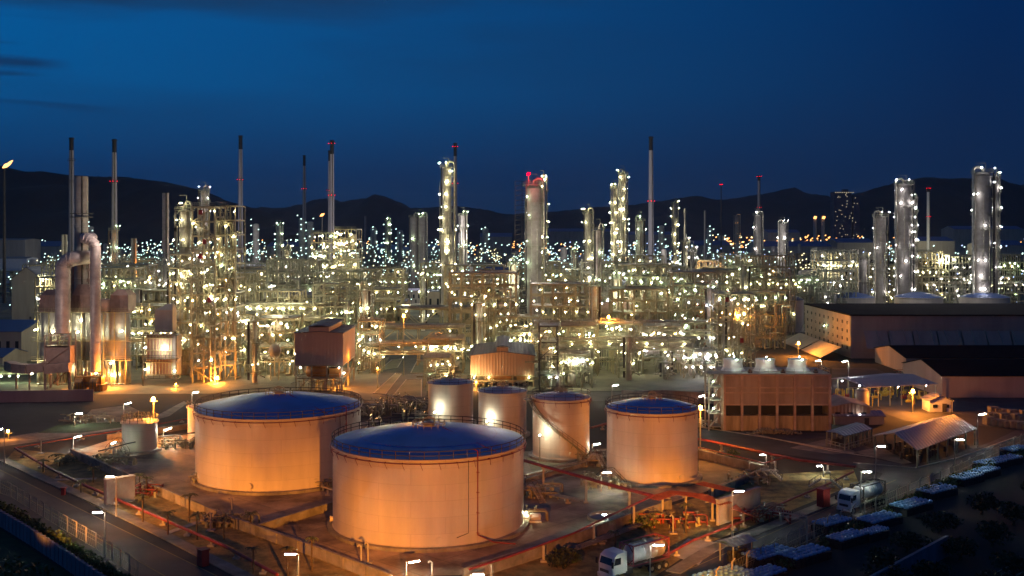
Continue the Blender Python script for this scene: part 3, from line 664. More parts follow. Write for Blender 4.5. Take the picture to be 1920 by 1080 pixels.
pipeline('thin red pipe along the far kerb of the left yard', [(28,846),(110,832),(195,818),(300,800),(380,785)], .7, .14)
pipeline('raised dark pipe running from the gate block to the left small tank', [(185,870),(240,855),(300,842),(375,832)], 2.6, .13, 'steeld', 9)
pipeline('pair of dark red pipes on trestles crossing the bund right of the front tank', [(980,905),(1060,930),(1140,955),(1222,978)], 4.2, .2, 'red', 8, n=2)
pipeline('red pipe on tall posts sloping down from the bundle toward the front tank', [(1225,978),(1150,1005),(1075,1036),(960,1072),(880,1096)], 3.0, .17, 'red', 9, hts=[4.2,3.4,2.8,2.2,2.0])
pipeline('red fire water pipe along the grass by the truck road', [(1235,1060),(1300,1024),(1400,985),(1480,947),(1545,920),(1600,893)], .9, .2)
pipeline('upper red pipe pair behind the bund on the right', [(1308,838),(1400,858),(1500,880),(1605,893)], 1.8, .2, 'red', 9, n=2)
pipeline('lower red pipe behind the bund wall on the right', [(1308,858),(1380,876),(1432,890),(1475,878)], 2.2, .12, 'red', 9)
pipeline('bundle of six orange-red pipes bending over the bund corner', [(1222,975),(1262,962),(1310,968),(1362,985)], 3.4, .1, 'orangep', 5, n=6, gap=.5)
pipeline('rack of four orange-red pipes beside the bund steps', [(1312,940),(1360,952),(1400,962)], 3.2, .12, 'orangep', 6, n=4, gap=.6)
pipeline('row of orange-red pipes lying past the concrete block toward the road', [(1375,985),(1412,990),(1440,965),(1462,958)], 1.6, .13, 'orangep', 5, n=5, gap=.6, hts=[3.0,1.8,1.5,1.2])
pipeline('silver pipe pair from the crossover stairs to the right tank', [(985,900),(1060,880),(1140,862)], .8, .2, 'pipe', 7, n=2)
pipeline('silver pipes on the bund floor behind the red trestle pipes', [(985,925),(1040,938),(1090,948)], .9, .14, 'pipe', 6, n=3)
pipeline('orange lit curved pipe beside the tank right of the staircase tank', [(1108,812),(1150,800),(1190,792)], 1.2, .2, 'orangep', 6, n=2)
pipeline('three parallel orange lit pipes along the front of the bund wall', [(1075,1040),(1180,1000),(1258,968)], .8, .14, 'pipeb', 8, n=3)
pipeline('short silver header at the foot of the left big tank', [(603,925),(626,932)], 1.2, .2, 'pipe', 3)

def manifold(label, px, py, w_, d_, n, seed, h=1.8, m='pipeb'):
    r = random.Random(seed); o = thing('valve_manifold', label, 'pipework', G(px, py)); b = MB(); c = MB()
    for _ in range(n):
        x, y = r.uniform(-w_/2, w_/2), r.uniform(-d_/2, d_/2); z = r.uniform(.4, h); ln = r.uniform(1, 4); k = r.random()
        if k < .5: b.path([(x-ln/2,y,z), (x+ln/2,y,z), (x+ln/2+.3,y,z-.3), (x+ln/2+.3,y,0)], r.uniform(.08,.2), 6)
        else: b.path([(x,y-ln/2,z), (x,y+ln/2,z), (x,y+ln/2,0)], r.uniform(.08,.2), 6)
        if r.random() < .6: c.tube((x,y,z), (x,y,z+.6), .06, 5); c.lathe([(.0,0),(.28,.02),(.28,.08),(0,.1)], 8, (x,y,z+.6))
        if r.random() < .4: c.box(x, y, 0, .4, .4, z*.8)
    off = len(b.v); b.v += c.v; b.f += [tuple(i+off for i in f) for f in c.f]; b.sm += c.sm; b.mi += [1]*len(c.f); b.build('pipes', [m,'steel'], o); return o
MF = [('valve cluster on the bund floor beside the gate block', 205, 868, 9, 5, 26), ('pipe and valve cluster between leftmost small tank and left big tank', 325, 838, 13, 6, 40), ('valve cluster at the left foot of the big left tank', 378, 908, 3, 2, 8),
 ('valve cluster on the pad behind the dark road', 160, 792, 12, 5, 26), ('pipe cluster beside the bund wall behind the palms', 425, 985, 8, 4, 26), ('valves at the right foot of the big left tank', 608, 918, 4, 3, 12),
 ('valve cluster between staircase tank and its right neighbour', 1120, 872, 8, 5, 30), ('stair and valve cluster left of the medium tank foot', 1135, 912, 9, 5, 30), ('small valves in the orange lit corner under the pipe bundle', 1265, 985, 8, 4, 22), ('valve cluster below the trestle pipes right of the front tank', 1000, 930, 7, 5, 24),
 ('crossover piping by the bund steps', 1400, 905, 7, 4, 18), ('red valves behind the concrete block by the road', 1430, 975, 8, 4, 24), ('valve station near the red gate block on the left', 270, 928, 7, 4, 20), ('valve row at the bottom between grass and bund', 980, 975, 5, 3, 14), ('valves right of the medium tank', 1318, 800, 5, 5, 16)]
for i, a in enumerate(MF): manifold(*a, 100+i, m=('red' if a[0].startswith(('red','valve station','small valves')) else 'pipeb'))
# pipes and headers in the yard behind the big tanks
for i, (px, py, w_, d_, n) in enumerate(((710,775,14,10,40),(760,765,14,14,60),(800,790,12,8,30),(720,808,14,6,26))):
    manifold(['white pipe headers between the left big tank and the alley','green-grey pipe headers in front of the alley','pipe headers left of the row of small tanks','slanted silver pipes just behind the rim of the largest tank'][i], px, py, w_, d_, n, 300+i, 3.2, 'pipe')

def stairs(label, px, py, z, n, dx, dy, w_=1.0, both=True):
    """crossover stairs with a platform"""
    o = thing('crossover_stairs', label, 'stairs', G(px, py)); b = MB(); c = MB(); d = Vector((dx,dy,0)).normalized(); s_ = Vector((-d.y,d.x,0))*w_/2; L_ = n*.3
    for sg in ((1,-1) if both else (1,)):
        for i in range(n):
            p = d*sg*(.8+L_-i*.3); zz = z*(i+1)/n; b.bar(p-s_+Vector((0,0,zz)), p+s_+Vector((0,0,zz)), .26, .07)
        for q in (s_, -s_):
            A = d*sg*(.8+L_)+q; B = d*sg*.8+q+Vector((0,0,z)); b.bar(A, B, .07, .2); c.bar(A+Vector((0,0,1)), B+Vector((0,0,1)), .06)
            for t in (0,.5,1): p = A.lerp(B,t); c.bar(p, p+Vector((0,0,1)), .06)
    for q in (s_, -s_): c.bar(q-d*.8+Vector((0,0,z+1)), q+d*.8+Vector((0,0,z+1)), .06); b.bar(q, q+Vector((0,0,z)), .1)
    b.bar(-d*.8+Vector((0,0,z)), d*.8+Vector((0,0,z)), w_, .1); b.build('treads', 'concl', o); c.build('handrail', 'steeld', o)
stairs('crossover stairs over the red pipe by the short lamp post', 1548, 915, 1.6, 7, 1, -.35)
stairs('light concrete steps at the bund wall corner', 1437, 898, 1.7, 7, 1, -.4, 1.6)
stairs('dark crossover stairs right of the front tank', 998, 935, 2.2, 9, .6, -1)
stairs('dark stairs between staircase tank and medium tank', 1118, 875, 2.4, 9, .6, -1)
stairs('dark stairs at the left foot of the medium tank', 1142, 908, 2.0, 8, 1, -.5)
stairs('crossover stairs over pipes near the leftmost small tank', 220, 850, 2.2, 8, 1, -.6)

# concrete gate blocks in the bund, cabinets, posts
def block(label, px, py, sx, sy, h, rz, m='conc', name='concrete_block', cat='block', roof=None):
    o = thing(name, label, cat, G(px, py), rz); b = MB(); b.box(0, 0, 0, sx, sy, h); b.build('body', m, o); b = MB(); b.box(0, 0, h+.003, sx+.25, sy+.25, .16); b.build('cap', roof or m, o); return o
block('plain concrete gate block with red pipes by the left perimeter road', 224, 942, 1.2, 5.0, 4.2, -.8, 'concl')
block('long concrete block lit orange beside the orange pipe bundle', 1385, 972, 12, .5, 4.0, .78, 'concl')
block('dark red equipment cabinet on the verge near the rear truck', 1544, 950, 2.0, 1.3, 3.0, .7, 'redc', 'equipment_cabinet', 'cabinet')
block('orange-brown cabinet on the sidewalk of the left perimeter road', 381, 1060, 1.4, 1.1, 2.2, -.8, 'redc', 'equipment_cabinet', 'cabinet')
block('small red hydrant box on the left sidewalk', 119, 928, .6, .6, 1.2, 0, 'redc', 'hydrant_box', 'hydrant')
for i, (x, y, lb) in enumerate(((77,850,'left end of the grass'),(395,995,'grass between two palms'),(677,1060,'bund wall front of the largest tank'),(810,1092,'ground below the largest tank'),(435,965,'wall near the left big tank'),(1395,955,'orange pipe bundle corner'),(1262,1000,'orange grass corner'),(690,1055,'wall by the short white post'),(938,1012,'foot of the riser pipe'))):
    p = G(x, y); o = thing('vent_post', 'pale hooked vent post standing at the '+lb, 'post', p, 0, 'hooked vent posts'); b = MB(); b.path([(0,0,0),(0,0,2.6),(-.25,0,2.9),(-.5,0,2.6)], .13, 6); b.build('post', 'concl', o); b = MB(); b.box(0,0,0,1.2,1.2,.16); b.build('base', 'concl', o)
# little round pit cover and mobile pump with lamp on the bund floor
o = thing('pump_skid', 'white pump skid with its own lamp right of the front tank', 'pump', G(998, 978)); b = MB(); b.drum((-1.2,0,.8), (1.2,0,.8), .6, 12); b.box(0,0,0,3,1.4,.25); b.box(-1.6,0,.2,.6,.9,1.3); b.build('pump', 'white', o); lamp(o, (-1.0,-.9,1.7), 'Lw', .45); 
o = thing('round_pit', 'round concrete pit ring on the bund floor by a lamp', 'pit', G(1138, 972)); b = MB(); b.lathe([(3.2,0),(3.2,.5),(2.9,.5),(2.9,.02),(0,.02)], 28); b.build('ring', 'concl', o)
o = thing('overhead_gantry', 'white toothed height barrier frame spanning beside the truck road', 'barrier', G(1513, 1027), .0); b = MB(); b.tube((0,0,0),(0,0,4.6),.12,8); b.bar((0,0,4.6),(-4.2,3.0,4.6),.14); b.bar((0,0,4.1),(-4.2,3.0,4.1),.1); b.build('frame', 'concl', o)
b = MB()
for i in range(14): t = i/13; b.bar((-4.2*t,3*t,4.6),(-4.2*t,3*t,5.0),.07)
b.build('teeth', 'concl', o)

# ================================================================ palms and small trees
PALM = {}
def palm(label, px, py, h, s=1.0, seed=0, n=11):
    r = random.Random(seed); o = thing('palm_tree', label, 'palm tree', G(px, py), r.uniform(0,6), 'palms on the grass belts'); b = MB(); b.path([(0,0,0),(.05,0,h*.5),(0,.05,h)], .12*s+.03, 6); b.build('trunk', 'bark', o); b = MB()
    for i in range(n):
        a = 2*PI*i/n+r.uniform(-.3,.3); L_ = s*r.uniform(1.3,1.9); el = r.uniform(.2,1.0); prev = Vector((0,0,h)); d = Vector((math.cos(a), math.sin(a), el)).normalized(); w_ = Vector((-math.sin(a), math.cos(a), 0))
        for k in range(6):
            q = prev + d*L_/6; d = (d+Vector((0,0,-.28))).normalized(); ww = (.34-.045*k)*s
            b.add([prev, q, prev.lerp(q,.7)+w_*ww*1.3-Vector((0,0,.18*s)), prev+w_*ww*.4-Vector((0,0,.05))], [(0,1,2,3)]); b.add([prev, q, prev.lerp(q,.7)-w_*ww*1.3-Vector((0,0,.18*s)), prev-w_*ww*.4-Vector((0,0,.05))], [(3,2,1,0)]); prev = q
    b.build('crown', 'palm', o); return o
PL = [(81,885,2.2,.9,'just inside the sidewalk at the left end of the pipe'),(122,868,1.2,1.9,'big and bushy, at the corner near the left wall'),(112,874,1.0,1.0,'low and dark, touching the bushy palm'),(152,925,2.2,.8,'in the dark patch before the left road'),(175,905,2.6,1.0,'left of the gate block in the shade'),(268,980,4.2,.9,'yellow lit, over the red pipe'),(355,978,4.2,.9,'slender, in front of the orange bund wall'),(315,1004,3.6,.8,'standing on the near side of the red pipe'),(369,1012,3.8,1.0,'dark-crowned, near the hooked vent post'),(420,1012,3.2,.7,'short, in the dim grass past the pipe'),(470,1000,3.0,.8,'behind the pipe cluster on the bund wall'),(585,1072,4.6,.7,'thin-stemmed, before the wall at the bottom'),(540,1085,4.2,.8,'at the bottom edge left of the thin-stemmed one'),(1286,1000,4.4,.8,'yellow lit, on the orange grass right'),(1225,990,2.2,.8,'low, on the orange grass behind the truck'),(1153,1040,3.2,.7,'slender, behind the nearer truck cab'),(275,930,3.2,.9,'pale trunked, right of the gate block'),(262,922,3.0,.8,'second pale one hugging the gate block'),(475,1075,3.4,.7,'near the dark pipe end at the bottom')]
for i, (x, y, h, s, lb) in enumerate(PL): palm('small palm '+lb, x, y, h, s, i)
def bush(label, px, py, rx, rz, n, s, m='leafd', name='bush', cat='bush', trunk=None, ry=None, D=None):
    p = G(px, py); o = thing(name, label, cat, p); 
    if trunk:
        b = MB(); b.path([(0,0,0),(.1,0,trunk*.6),(0,.1,trunk)], .22, 6, rs=[.3,.2,.12])
        for k in range(4): a = k*1.6; b.tube((0,0,trunk*.7), (math.cos(a)*rx*.6, math.sin(a)*rx*.6, trunk+rz*.6), .1, 5, .04)
        b.build('trunk', 'bark', o)
    b = MB()
    for k in range(5 if n > 150 else 3):
        leafy(b, (R.uniform(-.5,.5)*rx, R.uniform(-.5,.5)*(ry or rx), (trunk or 0)+rz*R.uniform(.6,1.1)), rx*.7, (ry or rx)*.7, rz*.75, n//4, s)
    b.build('crown' if trunk else 'leaves', m, o); return o
bush('round dark bush in the purple shade below the front tank bund', 1058, 1062, 2.4, 1.6, 300, .3)
bush('olive bush on the orange grass near the bund wall', 1195, 988, 2.6, .9, 260, .25, 'leaf')
bush('small shrub beside the nearer truck cab', 1082, 1058, 1.1, 1.0, 120, .22, 'leaf')
bush('small olive shrub right of the front tank foot', 960, 1000, .8, .6, 70, .2, 'leaf')
bush('shrub behind the right pipelines near the road', 1372, 862, 1.8, 1.2, 160, .25, 'leaf')
bush('leafy pale tree top at the bottom left corner', 10, 1180, 5, 3, 900, .4, 'leaf', 'tree', 'tree', 2.4)
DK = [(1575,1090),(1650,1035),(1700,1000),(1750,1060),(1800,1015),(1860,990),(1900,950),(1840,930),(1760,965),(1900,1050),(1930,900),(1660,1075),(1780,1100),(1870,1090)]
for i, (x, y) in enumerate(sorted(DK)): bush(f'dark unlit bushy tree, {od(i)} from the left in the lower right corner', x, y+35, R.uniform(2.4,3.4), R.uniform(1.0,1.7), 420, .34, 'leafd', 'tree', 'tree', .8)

# ================================================================ tanker trucks
def truck(label, px, py, rz, frame, tankm, s=1.0):
    o = thing('tanker_truck', label, 'truck', G(px, py), rz, 'tank container trucks'); o.scale = (s,s,s)
    b = MB(); prof = [(-1.25,.9),(-1.28,2.0),(-1.0,2.95),(-.3,3.35),(1.1,3.4),(1.15,.9)]     # x forward negative
    for sy in (-1.2, 1.2): b.add([(x,sy,z) for x,z in prof], [tuple(range(6)) if sy < 0 else tuple(range(6))[::-1]])
    for i in range(6):
        (x0,z0),(x1,z1) = prof[i], prof[(i+1) % 6]; b.quad((x0,-1.2,z0),(x0,1.2,z0),(x1,1.2,z1),(x1,-1.2,z1))
    b.box(-1.3,0,.45,.35,2.4,.5); cab = b.build('cab', 'white', o)
    b = MB(); b.quad((-1.30,-1.02,2.06),(-1.30,1.02,2.06),(-1.07,.98,2.84),(-1.07,-.98,2.84)); b.build('windscreen', 'glass', cab)
    for sy in (-1,1):
        b = MB(); y = sy*1.212; q = [(-1.05,y,2.05),(.1,y,2.05),(.1,y,2.85),(-.82,y,2.85)]; b.quad(*(q if sy < 0 else q[::-1])); b.build('side_window', 'glass', cab)
        b = MB(); b.box(-1.42, sy*1.38, 1.9, .14, .26, .7); b.build('mirror', 'black', cab)
        b = MB(); b.box(-1.49, sy*.9, .62, .06, .4, .22); b.build('headlight', 'tankgrey', cab)
    b = MB(); b.box(-1.48, 0, 1.15, .06, 1.5, .35); b.build('grille', 'dark', cab)
    b = MB(); b.box(3.6,-.45,.85,9.4,.18,.3); b.box(3.6,.45,.85,9.4,.18,.3); b.box(4.9,0,1.15,7.4,2.45,.16); b.box(1.5,.9,.6,1.2,.6,.5); b.box(1.5,-.9,.6,1.2,.6,.5); b.build('chassis', 'steeld', o)
    wm = None
    for x in (-.5, 5.4, 6.6, 7.8):
        for sy in (-1,1):
            if wm is None:
                t = MB(); t.tube((0,-.17,0),(0,.17,0),.5,18); wo = t.build('wheel','tyre',o); wm = wo.data; t = MB(); t.tube((0,-.185,0),(0,.185,0),.25,12); ro = t.build('rim','steel',wo); rm = ro.data
            else:
                wo = bpy.data.objects.new('wheel', wm); COL.objects.link(wo); wo.parent = o; ro = bpy.data.objects.new('rim', rm); COL.objects.link(ro); ro.parent = wo
            wo.location = (x, sy*1.03, .5)
    x0, x1 = 2.2, 8.3; z0 = 1.34; b = MB()
    for x in (x0, x1):
        for y in (-1.17,1.17): b.box(x,y,z0,.14,.14,2.5)
        for z in (z0, z0+2.36): b.box(x,0,z,.13,2.3,.14)
        for y in (-1,1):
            b.bar((x,y*1.1,z0+.8),(x,y*.4,z0+.07),.1); b.bar((x,y*1.1,z0+1.7),(x,y*.4,z0+2.4),.1)
    for y in (-1.17,1.17):
        for z in (z0, z0+2.36): b.box((x0+x1)/2,y,z+.005,x1-x0-.15,.12,.13)
    fr = b.build('container_frame', frame, o)
    b = MB(); b.drum((x0+.55,0,z0+1.22),(x1-.55,0,z0+1.22),1.12,24)
    for k in range(5): x = x0+1+k*1.05; b.path([(x,1.14*math.cos(a/16*PI*2),z0+1.22+1.14*math.sin(a/16*PI*2)) for a in range(16)],.04,4,True)
    tk = b.build('tank_barrel', tankm, o); b = MB(); b.box((x0+x1)/2,0,z0+2.37,4.4,.55,.04); b.lathe([(.3,0),(.3,.25),(0,.3)],12,((x0+x1)/2,0,z0+2.4)); b.build('roof_walkway', 'steel', tk)
    b = MB(); b.quad((x0+.12,-.75,z0+.35),(x0+.12,.75,z0+.35),(x0+.12,.75,z0+2.0),(x0+.12,-.75,z0+2.0)); 
    return o
truck('tanker truck with white cab and maroon framed tank nearest the bottom edge', 1150, 1086, math.radians(38), 'maroon', 'steelt', 1.12)
truck('tanker truck with white cab and grey framed tank parked by the road lamp', 1592, 960, math.radians(40), 'steeld', 'steelt', 1.08)

# ================================================================ stacks topped with blue pads beyond the fence
def stack_model():
    o = thing('goods_stack', 'x', 'stack', (0,0,0)); b = MB(); L_, W_ = 8.0, 3.6
    for i in range(8):
        for j in range(3): b.box(-L_/2+(i+.5)*L_/8, -W_/2+(j+.5)*W_/3, 0, L_/8-.08, W_/3-.08, 1.1+R.uniform(-.1,.1))
    b.build('goods', 'cover', o); b = MB(); o2 = None
    for i in range(8):
        for j in range(4):
            cx, cy = -L_/2+(i+.5)*L_/8, -W_/2+(j+.5)*W_/4; sx, sy = L_/8*.72, W_/4*.66; h = R.uniform(.28,.42); z = 1.22; t = R.uniform(-.06,.06)
            vs = []
            for zz, k in ((z,1),(z+h*.6,1),(z+h,.62)):
                vs += [(cx-sx/2*k,cy-sy/2*k,zz-t),(cx+sx/2*k,cy-sy/2*k,zz+t),(cx+sx/2*k,cy+sy/2*k,zz+t),(cx-sx/2*k,cy+sy/2*k,zz-t)]
            b.add(vs,[(3,2,1,0),(8,9,10,11)]+[(a*4+i2,a*4+(i2+1)%4,a*4+4+(i2+1)%4,a*4+4+i2) for a in range(2) for i2 in range(4)], True)
    b.build('pads', 'blue', o); return o
sm = stack_model()
SK = [(1352,1094,.66,1,'nearest the bottom edge beside the fence'),(1440,1052,.66,1,'directly below the small blue canopy'),(1428,1092,.66,.9,'at the bottom edge, second row out from the fence'),(1508,1052,.66,1,'below the height barrier frame'),(1560,992,.66,.85,'in front of the rear truck cab'),(1588,1020,.66,.85,'second row, below the rear truck cab'),(1640,1010,.66,.6,'small, just past the yellow-green shrub'),(1648,985,.66,1,'brightest, under the rear truck lamp'),(1708,958,.66,1,'next after the brightest one'),(1756,930,.66,1,'long one midway to the bend'),(1812,905,.66,.9,'at the lamp right of the open shed'),(1848,893,.66,.8,'in the outer row near the bend'),(1856,878,.6,.9,'uphill of the bend lamp'),(1890,870,.6,.8,'second from the far end'),(1905,852,.6,.9,'at the far end by the right edge')]
for i, (x, y, rz, s, lb) in enumerate(SK):
    g = 'stacks with blue pads along the fence'; l2 = 'goods stack topped by blue pads, '+lb
    if i == 0: sm['label'] = l2; sm['group'] = g; sm.location = G(x,y); sm.rotation_euler = (0,0,rz); sm.scale = (s,s,1)
    else: c = copy_tree(sm, G(x,y), rz, l2, g, (s,s,1))
bush('yellow-green shrub between two blue-topped stacks', 1604, 1002, .8, .9, 160, .2, 'leaf')
o = thing('canopy', 'small blue roofed shelter behind the fence near the nearer truck', 'shelter', G(1380,1050), .66); b = MB()
for x in (-2,2):
    for y in (-1.2,1.2): b.box(x,y,0,.14,.14,2.7)
b.build('post','steel',o); b = MB(); b.quad((-2.6,-1.8,2.7),(2.6,-1.8,2.7),(2.6,0,3.2),(-2.6,0,3.2)); b.quad((-2.6,0,3.2),(2.6,0,3.2),(2.6,1.8,2.7),(-2.6,1.8,2.7)); b.box(0,0,2.66,5,3.4,.03); b.build('roof','roofb',o)
b = MB(); 
for i in range(10): b.box(R.uniform(-1.6,1.6),R.uniform(-.9,.9),0,.7,.6,R.uniform(.8,1.6),R.random())
b.build('stored_goods','cover',o)
# ================================================================ buildings
def gable(b, x0, x1, y0, y1, z0, z1, along='Y', over=.4, th=.18):
    """two roof slabs; ridge runs along the given axis"""
    if along == 'Y':
        xm = (x0+x1)/2
        for a, c in ((x0-over, xm), (x1+over, xm)):
            b.add([(a,y0-over,z0),(c,y0-over,z1),(c,y1+over,z1),(a,y1+over,z0),(a,y0-over,z0+th),(c,y0-over,z1+th),(c,y1+over,z1+th),(a,y1+over,z0+th)], [(3,2,1,0),(4,5,6,7),(0,1,5,4),(2,3,7,6),(3,0,4,7)] if a < c else [(0,1,2,3),(7,6,5,4),(4,5,1,0),(6,7,3,2),(7,4,0,3)])
    else:
        ym = (y0+y1)/2
        for a, c in ((y0-over, ym), (y1+over, ym)):
            b.add([(x0-over,a,z0),(x1+over,a,z0),(x1+over,c,z1),(x0-over,c,z1),(x0-over,a,z0+th),(x1+over,a,z0+th),(x1+over,c,z1+th),(x0-over,c,z1+th)], [(3,2,1,0),(4,5,6,7),(0,1,5,4),(1,2,6,5),(3,0,4,7)] if a < c else [(0,1,2,3),(7,6,5,4),(4,5,1,0),(5,6,2,1),(7,4,0,3)])
def shed_on_legs(label, px0, px1, D0, D1, ytop, ybot, wall_m, rise, mon, side_m=None):
    x0, x1 = XD(px0, D0), XD(px1, D0); zt, zb = ZD(ytop, D0), ZD(ybot, D0); xm = (x0+x1)/2; d = D1-D0; O = (xm, D0, 0); w_ = (x1-x0)/2
    o = thing('elevated_compressor_shed', label, 'shed', O)
    b = MB(); b.add([(-w_,0,zb),(w_,0,zb),(w_,0,zt),(0,0,zt+rise),(-w_,0,zt)], [(0,1,2,3,4)]); b.build('front_wall', wall_m, o)
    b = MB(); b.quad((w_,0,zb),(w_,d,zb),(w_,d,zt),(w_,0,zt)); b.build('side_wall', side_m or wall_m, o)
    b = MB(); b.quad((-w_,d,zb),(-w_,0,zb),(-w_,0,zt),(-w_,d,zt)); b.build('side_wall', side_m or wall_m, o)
    b = MB(); b.add([(-w_,d,zb),(w_,d,zb),(w_,d,zt),(0,d,zt+rise),(-w_,d,zt)], [(4,3,2,1,0)]); b.build('rear_wall', wall_m, o)
    b = MB(); gable(b, -w_, w_, 0, d, zt, zt+rise); b.build('roof', 'roofd', o)
    b = MB(); m = w_*mon; b.quad((-m,-.05,zt+rise*.3),(m,-.05,zt+rise*.3),(m,-.05,zt+rise+1.3),(-m,-.05,zt+rise+1.3)); b.box(0,d/2,zt+rise*.3,2*m-.05,d-.1,rise*.7+1.3); mo = b.build('roof_monitor', wall_m, o)
    b = MB(); gable(b, -m, m, 0, d, zt+rise+1.3, zt+rise+1.8, over=.5); b.build('monitor_roof', 'roofd', mo)
    b = MB(); n = 4
    for i in range(n):
        x = -w_+.3+(2*w_-.6)*i/(n-1)
        for y in (0.3, d*.5, d-.3): b.bar((x,y,0),(x,y,zb),.4)
    for z in (zb*.5, zb-.25):
        for y in (.3,d-.3): b.bar((-w_,y,z),(w_,y,z),.35)
        for x in (-w_+.3,w_-.3): b.bar((x,0,z),(x,d,z),.35)
    b.bar((-w_+.3,.3,0),(-w_*.4,.3,zb*.5),.25); b.bar((w_-.3,.3,0),(w_-.3,d*.5,zb*.5),.25); b.bar((w_-.3,d*.5,0),(w_-.3,d,zb),.25); b.build('leg_frame', 'steelb', o)
    b = MB(); b.box(0, d/2, zb*.48, 2*w_-1, d-1, .15); b.rail([(-w_,0,zb*.5),(w_,0,zb*.5)],1.1,.08,2); b.build('deck', 'steelb', o)
    b = MB(); b.drum((-w_*.5,2.5,zb*.72),(w_*.25,2.5,zb*.72),min(1.8,zb*.22),16); b.box(w_*.6,3,zb*.5,3,3,zb*.35); b.build('compressor', 'orange', o)
    b = MB()
    for i in range(30):
        x = R.uniform(-w_*.9,w_*.9); y = R.uniform(.8,4); b.path([(x,y,0),(x,y,zb*R.uniform(.2,.45)),(x+R.uniform(-3,3),y,zb*R.uniform(.2,.45))], R.uniform(.08,.28), 6)
    b.build('piping', 'pipe', o); return o
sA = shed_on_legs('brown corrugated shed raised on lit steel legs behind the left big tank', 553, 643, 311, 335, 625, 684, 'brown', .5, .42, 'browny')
for x in (-5.5,5.8): lamp(sA, (x, .4, 7.0), 'Lv', .5)
lamp(sA, (7.4, -.4, 5.5), 'Lv', .7); light((-48.2, 322, 9), SOD, 1300, .5)
sB = shed_on_legs('wide tan corrugated shed with curved dark roof glowing behind the three small tanks', 882, 1002, 321, 352, 667, 703, 'tan', 1.2, .18)
light((-11.9, 317.4, 4.0), (1,.66,.3), 2300, .3)
for x in (-8.5,-4,8): lamp(sB, (x, -.6, 2.9), 'Lw', .5)
# cooling tower ---------------------------------------------------
o = thing('cooling_tower', 'brown panelled cooling tower with three white fan stacks', 'cooling tower', (XD(1457,250), 250, 0)); W2 = 12.35
yy = [(703,'t'),(736,''),(760,''),(780,''),(806,'b')]; Z = [ZD(v[0],250) for v in yy]
b = MB(); b.box(0, 6.2, Z[2], 2*W2, 12, Z[0]-Z[2]); b.build('panel_wall', 'cool', o)
b = MB(); b.box(0, 6.4, 0, 2*W2, 12.2, Z[3]); b.build('basin', 'basin', o)
b = MB(); b.box(0, 7, Z[3], 2*W2-2, 9, Z[2]-Z[3]); b.build('louvre_shade_block', 'black', o)  # black block puts the shade of the open louvres into colour
b = MB()
for i in range(7): b.box(-W2+i*W2/3, 0, 0, .55, .7, Z[0]+.1)
for zz in (Z[0]-.25, Z[1]+1.0, Z[1]-.2, Z[2]): b.box(0, .02, zz, 2*W2, .46, .28)
b.box(-W2-.05,6,0,.3,12.4,Z[0]); b.box(W2+.05,6,0,.3,12.4,Z[0]); b.build('post', 'coolp', o)
b = MB(); b.box(0, 6.2, Z[0]+.02, 2*W2+.4, 12.4, .25); b.rail([(-W2,0.1,Z[0]+.27),(W2,.1,Z[0]+.27),(W2,12.2,Z[0]+.27)],1.1,.06,2); b.build('roof_deck', 'concl', o)
for x in (-9.0, -1.25, 6.5):
    b = MB(); b.lathe([(2.9,0),(2.35,.7),(2.2,1.6),(2.35,2.7),(2.25,2.7),(2.1,1.6),(2.2,.3)], 28, (x,6.4,Z[0]+.3)); fs = b.build('fan_stack', 'white', o)
    b = MB()
    for k in range(6): a = k*PI/3; b.bar((x,6.4,Z[0]+2.2),(x+2.1*math.cos(a),6.4+2.1*math.sin(a),Z[0]+2.2),.5,.08)
    b.build('fan_blade', 'steeld', fs); lamp(o, (x, 2.2, Z[0]+3.3), 'Lg', .45); lamp(o, (x-.4, 3.2, Z[0]+3.9), 'Lv', .4)
    b = MB(); b.tube((x+3,1.6,Z[0]+.3),(x+3,1.6,Z[0]+1.2),.35,8); b.box(x+3,1.6,Z[0]+.3,1,.7,.5); b.build('fan_motor','steeld',o)
b = MB(); x0, x1 = -W2-3.6, -W2-.5
for x in (x0,x1):
    for y in (.3,5): b.box(x,y,0,.3,.3,Z[0])
for k in range(5): b.box((x0+x1)/2,2.6,Z[0]*k/4.2+.8,x1-x0,4.9,.12)
for k in range(4): b.bar((x0+.4,1,Z[0]*k/4.2+.8),(x1-.4,1,Z[0]*(k+1)/4.2+.8),1,.15)
b.build('stair_tower', 'concl', o)
for k in range(3): lamp(o, (x0+.9, -.3, Z[0]*(k+1)/4.2+.4+1.8), 'Lg', .45)
# logs/pipes pile
tm = None; pile = []
for row in range(4):
    for i in range(34-row*6):
        x = XD(1405,247)+row*.9+i*.36+R.uniform(-.12,.12); pile.append((x, 246.5+R.uniform(-.8,.8), .17+row*.31+R.uniform(-.03,.03)))
b = MB(); b.tube((0,-.7,0),(0,.7,0),.17,8); o1 = b.build('pipe_offcut', 'beige'); me = o1.data
for i, p in enumerate(pile[:90]):
    q = o1 if i == 0 else bpy.data.objects.new('pipe_offcut', me)
    if i: COL.objects.link(q)
    q.location = p; q.rotation_euler = (R.uniform(-.2,.2),0,R.uniform(-.3,.3)); tag(q, 'short round pale pipe end in the heap before the cooling tower basin', 'pipe', 'heap of pipe ends before the cooling tower')
